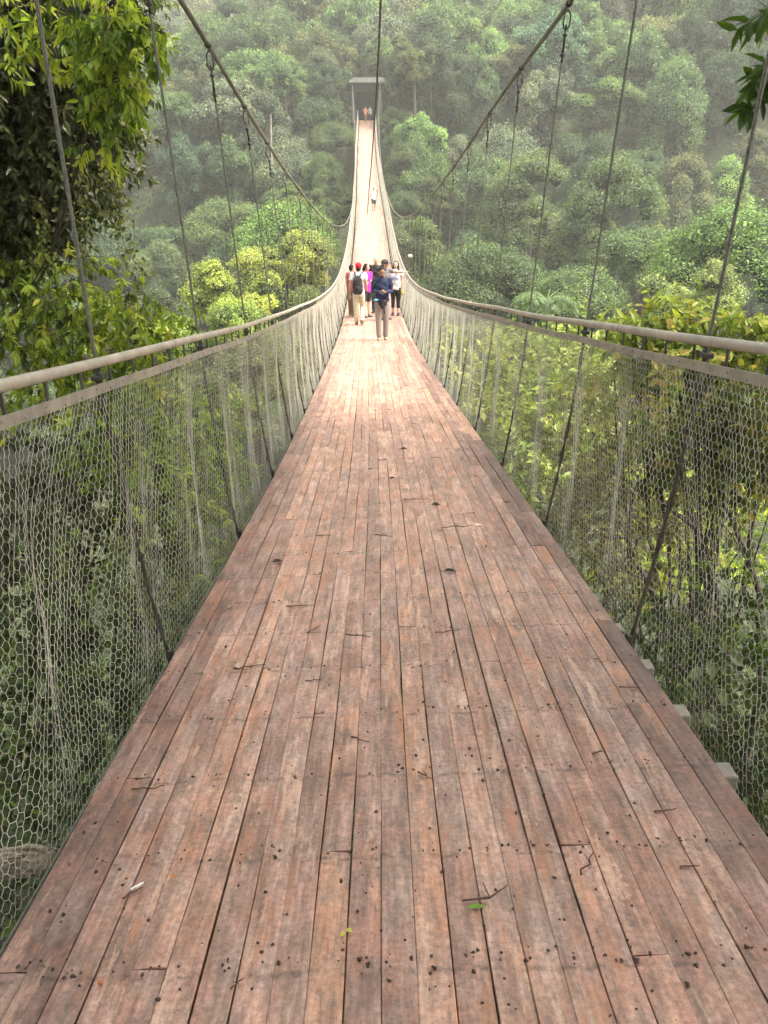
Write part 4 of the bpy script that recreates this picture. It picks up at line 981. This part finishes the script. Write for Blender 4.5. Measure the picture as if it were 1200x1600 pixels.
    if hair != 'bald':
        g = Geo(); (ball(g, hp((0, .022, .135)), (.081, .09, .09), 16, 10, R=Rz) if cap is None else None); ball(g, hp((0, .045, .09 if cap is None else .06)), (.073, .06, .07), 14, 8, R=Rz)
        if hair == 'long':
            for s in (-1, 1): tube(g, [hp((s*.06, .02, .15)), hp((s*.078, .005, .06)), hp((s*.085, .0, -.06)), hp((s*.08, .01, -.14))], [.03, .03, .03, .015], 10)
            tube(g, [hp((0, .07, .15)), hp((0, .09, .0)), hp((0, .09, -.14))], [.06, .065, .04], 10)
        if hair == 'bun': tube(g, [hp((0, .07, .12)), hp((0, .11, .05)), hp((0, .1, -.03))], [.05, .05, .03], 10); [ball(g, hp((s*.066, 0, .1)), (.02, .04, .06), 8, 6) for s in (-1, 1)]
        remeshed(g, .009, 'hair', [HAIR], r, 2)
    if cap is not None:
        g = Geo(); ball(g, hp((0, .012, .137)), (.092, .108, .09), 18, 10, R=Rz)
        cm = cloth('cap_cloth', cap); a = np.linspace(-1, 1, 9); V = []
        cp = remeshed(g, .009, 'cap', [cm], r, 1)
        g = Geo(); ball(g, hp((0, -.115, .125)), (.066, .075, .009), 14, 6, R=Rz); g.build('visor', cm, cp, smooth=True)
    r.scale = (k, k, k); return r, b
def W_(r, b, rz, k, p):  # local to world
    p = np.asarray(p, float)*k; c, s = math.cos(rz), math.sin(rz); return b+np.array([p[0]*c-p[1]*s, p[0]*s+p[1]*c, p[2]])
down = [((-.21, .02, 1.09), (-.22, -.03, .86), (0, -.15, -1)), ((.21, .02, 1.09), (.22, -.03, .86), (0, -.15, -1))]
tan, brown, fair = (.42, .24, .16), (.31, .17, .11), (.52, .33, .24)
r1, b1 = person(597, 531, .08, 'man in navy shirt and grey-brown trousers looking down at his phone', brown, (.018, .024, .06), (.25, .205, .195), (.30, .24, .18),
    [((-.215, .02, 1.12), (-.07, -.24, 1.12), (.6, -.5, .2)), ((.215, .02, 1.12), (.07, -.24, 1.12), (-.6, -.5, .2))],
    [((-.09, -.06, .48), (-.075, -.05, .08)), ((.09, -.02, .47), (.085, .03, .08))], sleeve=2, headpitch=.42, beard=True)
def held(name, g, mat, b, rz, k, lab, cat, smooth=True):
    o = g.build(name, mat, smooth=smooth); o.location = tuple(b); o.rotation_euler = (0, 0, rz); o.scale = (k,)*3; tag(o, lab, cat); return o
g = Geo(); box(g, (0, -.315, 1.15), (.07, .012, .13), np.array(Matrix.Rotation(-.9, 3, 'X')), bev=.003); held('phone', g, simple('phone_black', (.02, .02, .02), .2), b1, .08, 1, 'black phone held in both hands by the man in navy', 'phone', False)
g = Geo(); ball(g, (.0, -.15, .86), (.09, .055, .075), 12, 8); box(g, (.0, -.19, .80), (.09, .04, .1), bev=.01); tube(g, [(-.17, -.02, .93), (-.1, -.12, .9), (.1, -.12, .9), (.17, -.02, .93)], .013, 6); tube(g, [(.03, -.17, .8), (.045, -.17, .62), (.03, -.15, .7)], .012, 6)
held('waist_bag', g, cloth('black_canvas', (.015, .015, .018)), b1, .08, 1, 'black waist bag worn in front by the man in navy', 'bag')
g = Geo(); ball(g, (-.15, -.07, .93), (.06, .05, .03), 10, 6); held('cloth', g, cloth('blue_cloth', (.18, .42, .62)), b1, .08, 1, 'folded light blue cloth tucked at the hip of the man in navy', 'cloth')
r2, b2 = person(561, 508, math.pi-.1, 'man seen from behind in red cap, white shirt and khaki trousers', tan, (.56, .56, .56), (.50, .45, .33), (.14, .10, .08),
    [((-.22, .04, 1.1), (-.2, -.18, .98), (.1, -.7, -.4)), ((.23, .05, 1.08), (.25, .0, .83), (0, -.15, -1))],
    [((-.09, -.1, .49), (-.10, .12, .13)), ((.09, -.04, .47), (.08, -.08, .08))], cap=(.6, .015, .025), H=1.68)
g = Geo(); ring_loft(g, [((0, .19, .86), .10, .07), ((0, .2, .92), .135, .1), ((0, .2, 1.1), .14, .1), ((0, .19, 1.25), .12, .09), ((0, .17, 1.35), .07, .06)]); ball(g, (0, .28, 1.0), (.1, .045, .1), 12, 8)
for s in (-1, 1): tube(g, [(s*.07, .14, 1.36), (s*.11, .0, 1.43), (s*.12, -.11, 1.3), (s*.13, -.08, 1.05), (s*.11, .14, .92)], .017, 8)
held('backpack', g, cloth('black_nylon', (.02, .018, .02)), b2, math.pi-.1, 1.01, 'black backpack on the back of the man in the red cap', 'backpack')
r3, b3 = person(573, 496, .7, 'woman in bright pink shirt and black shorts beside the red-capped man', fair, (.75, .03, .36), (.02, .02, .022), (.1, .1, .1),
    [((-.22, -.05, 1.13), (-.12, -.26, 1.12), (.5, -.6, .3)), ((.21, .02, 1.1), (.2, -.1, .88), (0, -.3, -1))], leglen=.5, hair='bun', headyaw=.5, H=1.56)
g = Geo(); tube(g, [(-.05, -.34, 1.1), (-.05, -.34, 1.2)], [.032, .04], 12); held('paper_cup', g, simple('paper', (.8, .8, .78), .5), b3, .7, .94, 'white paper cup held by the woman in pink', 'cup')
person(588, 489, -.3, 'bald man in dark grey shirt standing behind the navy man', fair, (.035, .03, .03), (.06, .06, .07), (.05, .05, .05), down, hair='bald', H=1.72, headyaw=-.2)
r5, b5 = person(601, 500, 1.1, 'man in grey shirt, cap and dark shorts reaching right to the rail', tan, (.13, .12, .14), (.05, .06, .11), (.12, .10, .10),
    [((-.19, -.08, 1.1), (-.14, -.26, .98), (0, -.7, -.3)), ((.27, -.30, 1.32), (.32, -.44, 1.33), (.25, -1, .0))], leglen=.5, cap=(.045, .045, .05), H=1.70, headyaw=.1)
g = Geo()
person(618, 493, -.2, 'woman with long black hair in printed white shirt and black trousers', fair, (.6, .6, .62), (.015, .015, .017), (.05, .05, .06),
    [((-.21, -.02, 1.12), (-.13, -.2, 1.08), (.6, -.5, 0)), ((.2, .02, 1.1), (.22, -.04, .86), (0, -.15, -1))], leglen=.8, hair='long', H=1.60)
u6, D6 = deck_at(618, 493); b6 = BP(u6, D6, .004)
g = Geo(); ring_loft(g, [((.0, -.117, 1.13), .085, .012), ((0, -.122, 1.18), .09, .013), ((0, -.124, 1.24), .085, .012)]); held('shirt_print', g, cloth('print_blue', (.30, .33, .55)), b6, -.2, .964, 'blue print on the white shirt of the long-haired woman', 'print')
g = Geo(); ball(g, (-.13, -.13, .98), (.06, .05, .1), 12, 8); tube(g, [(-.13, -.1, 1.05), (.0, -.13, 1.25), (.13, -.05, 1.43), (.16, .05, 1.36)], .012, 6); held('shoulder_bag', g, cloth('grey_canvas', (.06, .06, .07)), b6, -.2, .964, 'dark shoulder bag slung across the long-haired woman', 'bag')
g = Geo(); ball(g, (.23, -.06, .72), (.05, .04, .075), 12, 8); tube(g, [(.2, -.05, .78), (.22, -.05, .86), (.25, -.05, .78)], .006, 6); held('hand_bag', g, cloth('yellow_cloth', (.60, .48, .12)), b6, -.2, .964, 'small yellow bag in the hand of the long-haired woman', 'bag')
person(550, 494, 2.4, 'person in reddish top half hidden behind the red-capped man', tan, (.42, .10, .12), (.16, .10, .07), (.2, .12, .08), down, leglen=1, H=1.52, hair='short')
r8, b8 = person(584, 330, .1, 'lone walker in white shirt and dark shorts on the far rising deck', tan, (.75, .75, .78), (.05, .05, .06), (.3, .2, .15), down,
    [((-.09, -.12, .5), (-.08, -.1, .1)), ((.09, .02, .47), (.09, .12, .1))], leglen=.5, H=1.45, group='visitors farther along the bridge')
g = Geo(); ball(g, (.21, .05, 1.18), (.08, .07, .14), 12, 8); held('shoulder_bag', g, cloth('black_nylon', (.02, .018, .02)), b8, .1, 1, 'black bag at the side of the lone far walker', 'bag')
person(571, 190, .0, 'person in orange top standing in the dark gate opening', tan, (.50, .20, .07), (.2, .1, .05), (.05, .04, .04),
    [((-.27, .04, 1.2), (-.12, -.06, 1.02), (.4, -.4, -.4)), ((.27, .04, 1.2), (.12, -.06, 1.02), (-.4, -.4, -.4))], H=1.62, group='visitors farther along the bridge', Dfix=110.6)
person(578, 190, .3, 'person in pale shirt beside the orange one in the gate', tan, (.25, .26, .28), (.03, .03, .04), (.04, .04, .04), down, H=1.6, group='visitors farther along the bridge', Dfix=111.)
# white tag on hanger
g = Geo(); c = U(641, 400, 24.5); ball(g, c, (.07, .02, .05), 9, 5, jit=.12); tag(g.build('float', simple('cream_plastic', (.75, .70, .52), .5), smooth=True), 'cream rounded tag hanging among the right hangers', 'tag')

# ------------------------------------------------------------------ haze, light, camera
g = Geo(); box(g, (0, 170, 38), (680, 660, 170)); hz = g.build('haze', None) if False else None
hm = MB('haze_air'); pv = hm.n('ShaderNodeVolumePrincipled'); pv.inputs['Color'].default_value = (.97, .98, .96, 1); pv.inputs['Density'].default_value = .00082; pv.inputs['Anisotropy'].default_value = .2
hm.l(pv.outputs[0], hm.out.inputs['Volume'])
g = Geo(); box(g, (0, 210, 55), (668, 548, 190)); hz = g.build('haze', hm.m); tag(hz, 'pale haze filling the valley air', kind='stuff')

w = bpy.data.worlds.new('World'); bpy.context.scene.world = w; w.use_nodes = True; nt = w.node_tree
sky = nt.nodes.new('ShaderNodeTexSky'); sky.sky_type = 'NISHITA'; sky.sun_disc = False
EL, AZ = 60., 105.
sky.sun_elevation = math.radians(EL); sky.sun_rotation = math.radians(AZ); sky.air_density = 1.; sky.dust_density = 4.; sky.ozone_density = 1
bg = nt.nodes['Background']; bg.inputs[1].default_value = .15; hs = nt.nodes.new('ShaderNodeHueSaturation'); hs.inputs['Saturation'].default_value = .35; nt.links.new(sky.outputs[0], hs.inputs['Color']); wm = nt.nodes.new('ShaderNodeMix'); wm.data_type = 'RGBA'; wm.blend_type = 'MULTIPLY'; wm.inputs[0].default_value = 1; wm.inputs[7].default_value = (1.06, 1., .88, 1); nt.links.new(hs.outputs[0], wm.inputs[6]); nt.links.new(wm.outputs[2], bg.inputs[0])
sd = bpy.data.lights.new('sun', 'SUN'); sd.energy = 2.2; sd.angle = math.radians(14); sd.color = (1, .95, .86)
so = bpy.data.objects.new('sun', sd); C.objects.link(so)
v = Vector((math.sin(math.radians(AZ))*math.cos(math.radians(EL)), math.cos(math.radians(AZ))*math.cos(math.radians(EL)), math.sin(math.radians(EL))))
so.rotation_euler = v.to_track_quat('Z', 'Y').to_euler(); so.location = (0, 0, 60)
cd = bpy.data.cameras.new('camera'); co = bpy.data.objects.new('camera', cd); C.objects.link(co); co.location = (0, 0, 0)
co.rotation_euler = (math.radians(90-22), 0, 0); cd.sensor_fit = 'VERTICAL'; cd.sensor_height = 36; cd.lens = 36*F/1600; cd.clip_end = 2000; cd.clip_start = .05
sc = bpy.context.scene; sc.camera = co
sc.view_settings.view_transform = 'Standard'; sc.view_settings.look = 'None'; sc.view_settings.exposure = 2.1; sc.view_settings.gamma = 1
cy = sc.cycles; cy.use_denoising = True; cy.max_bounces = 5; cy.diffuse_bounces = 3; cy.glossy_bounces = 2; cy.transmission_bounces = 3; cy.volume_bounces = 1; cy.transparent_max_bounces = 4
cy.use_adaptive_sampling = True; cy.adaptive_threshold = .03; cy.sample_clamp_indirect = 6
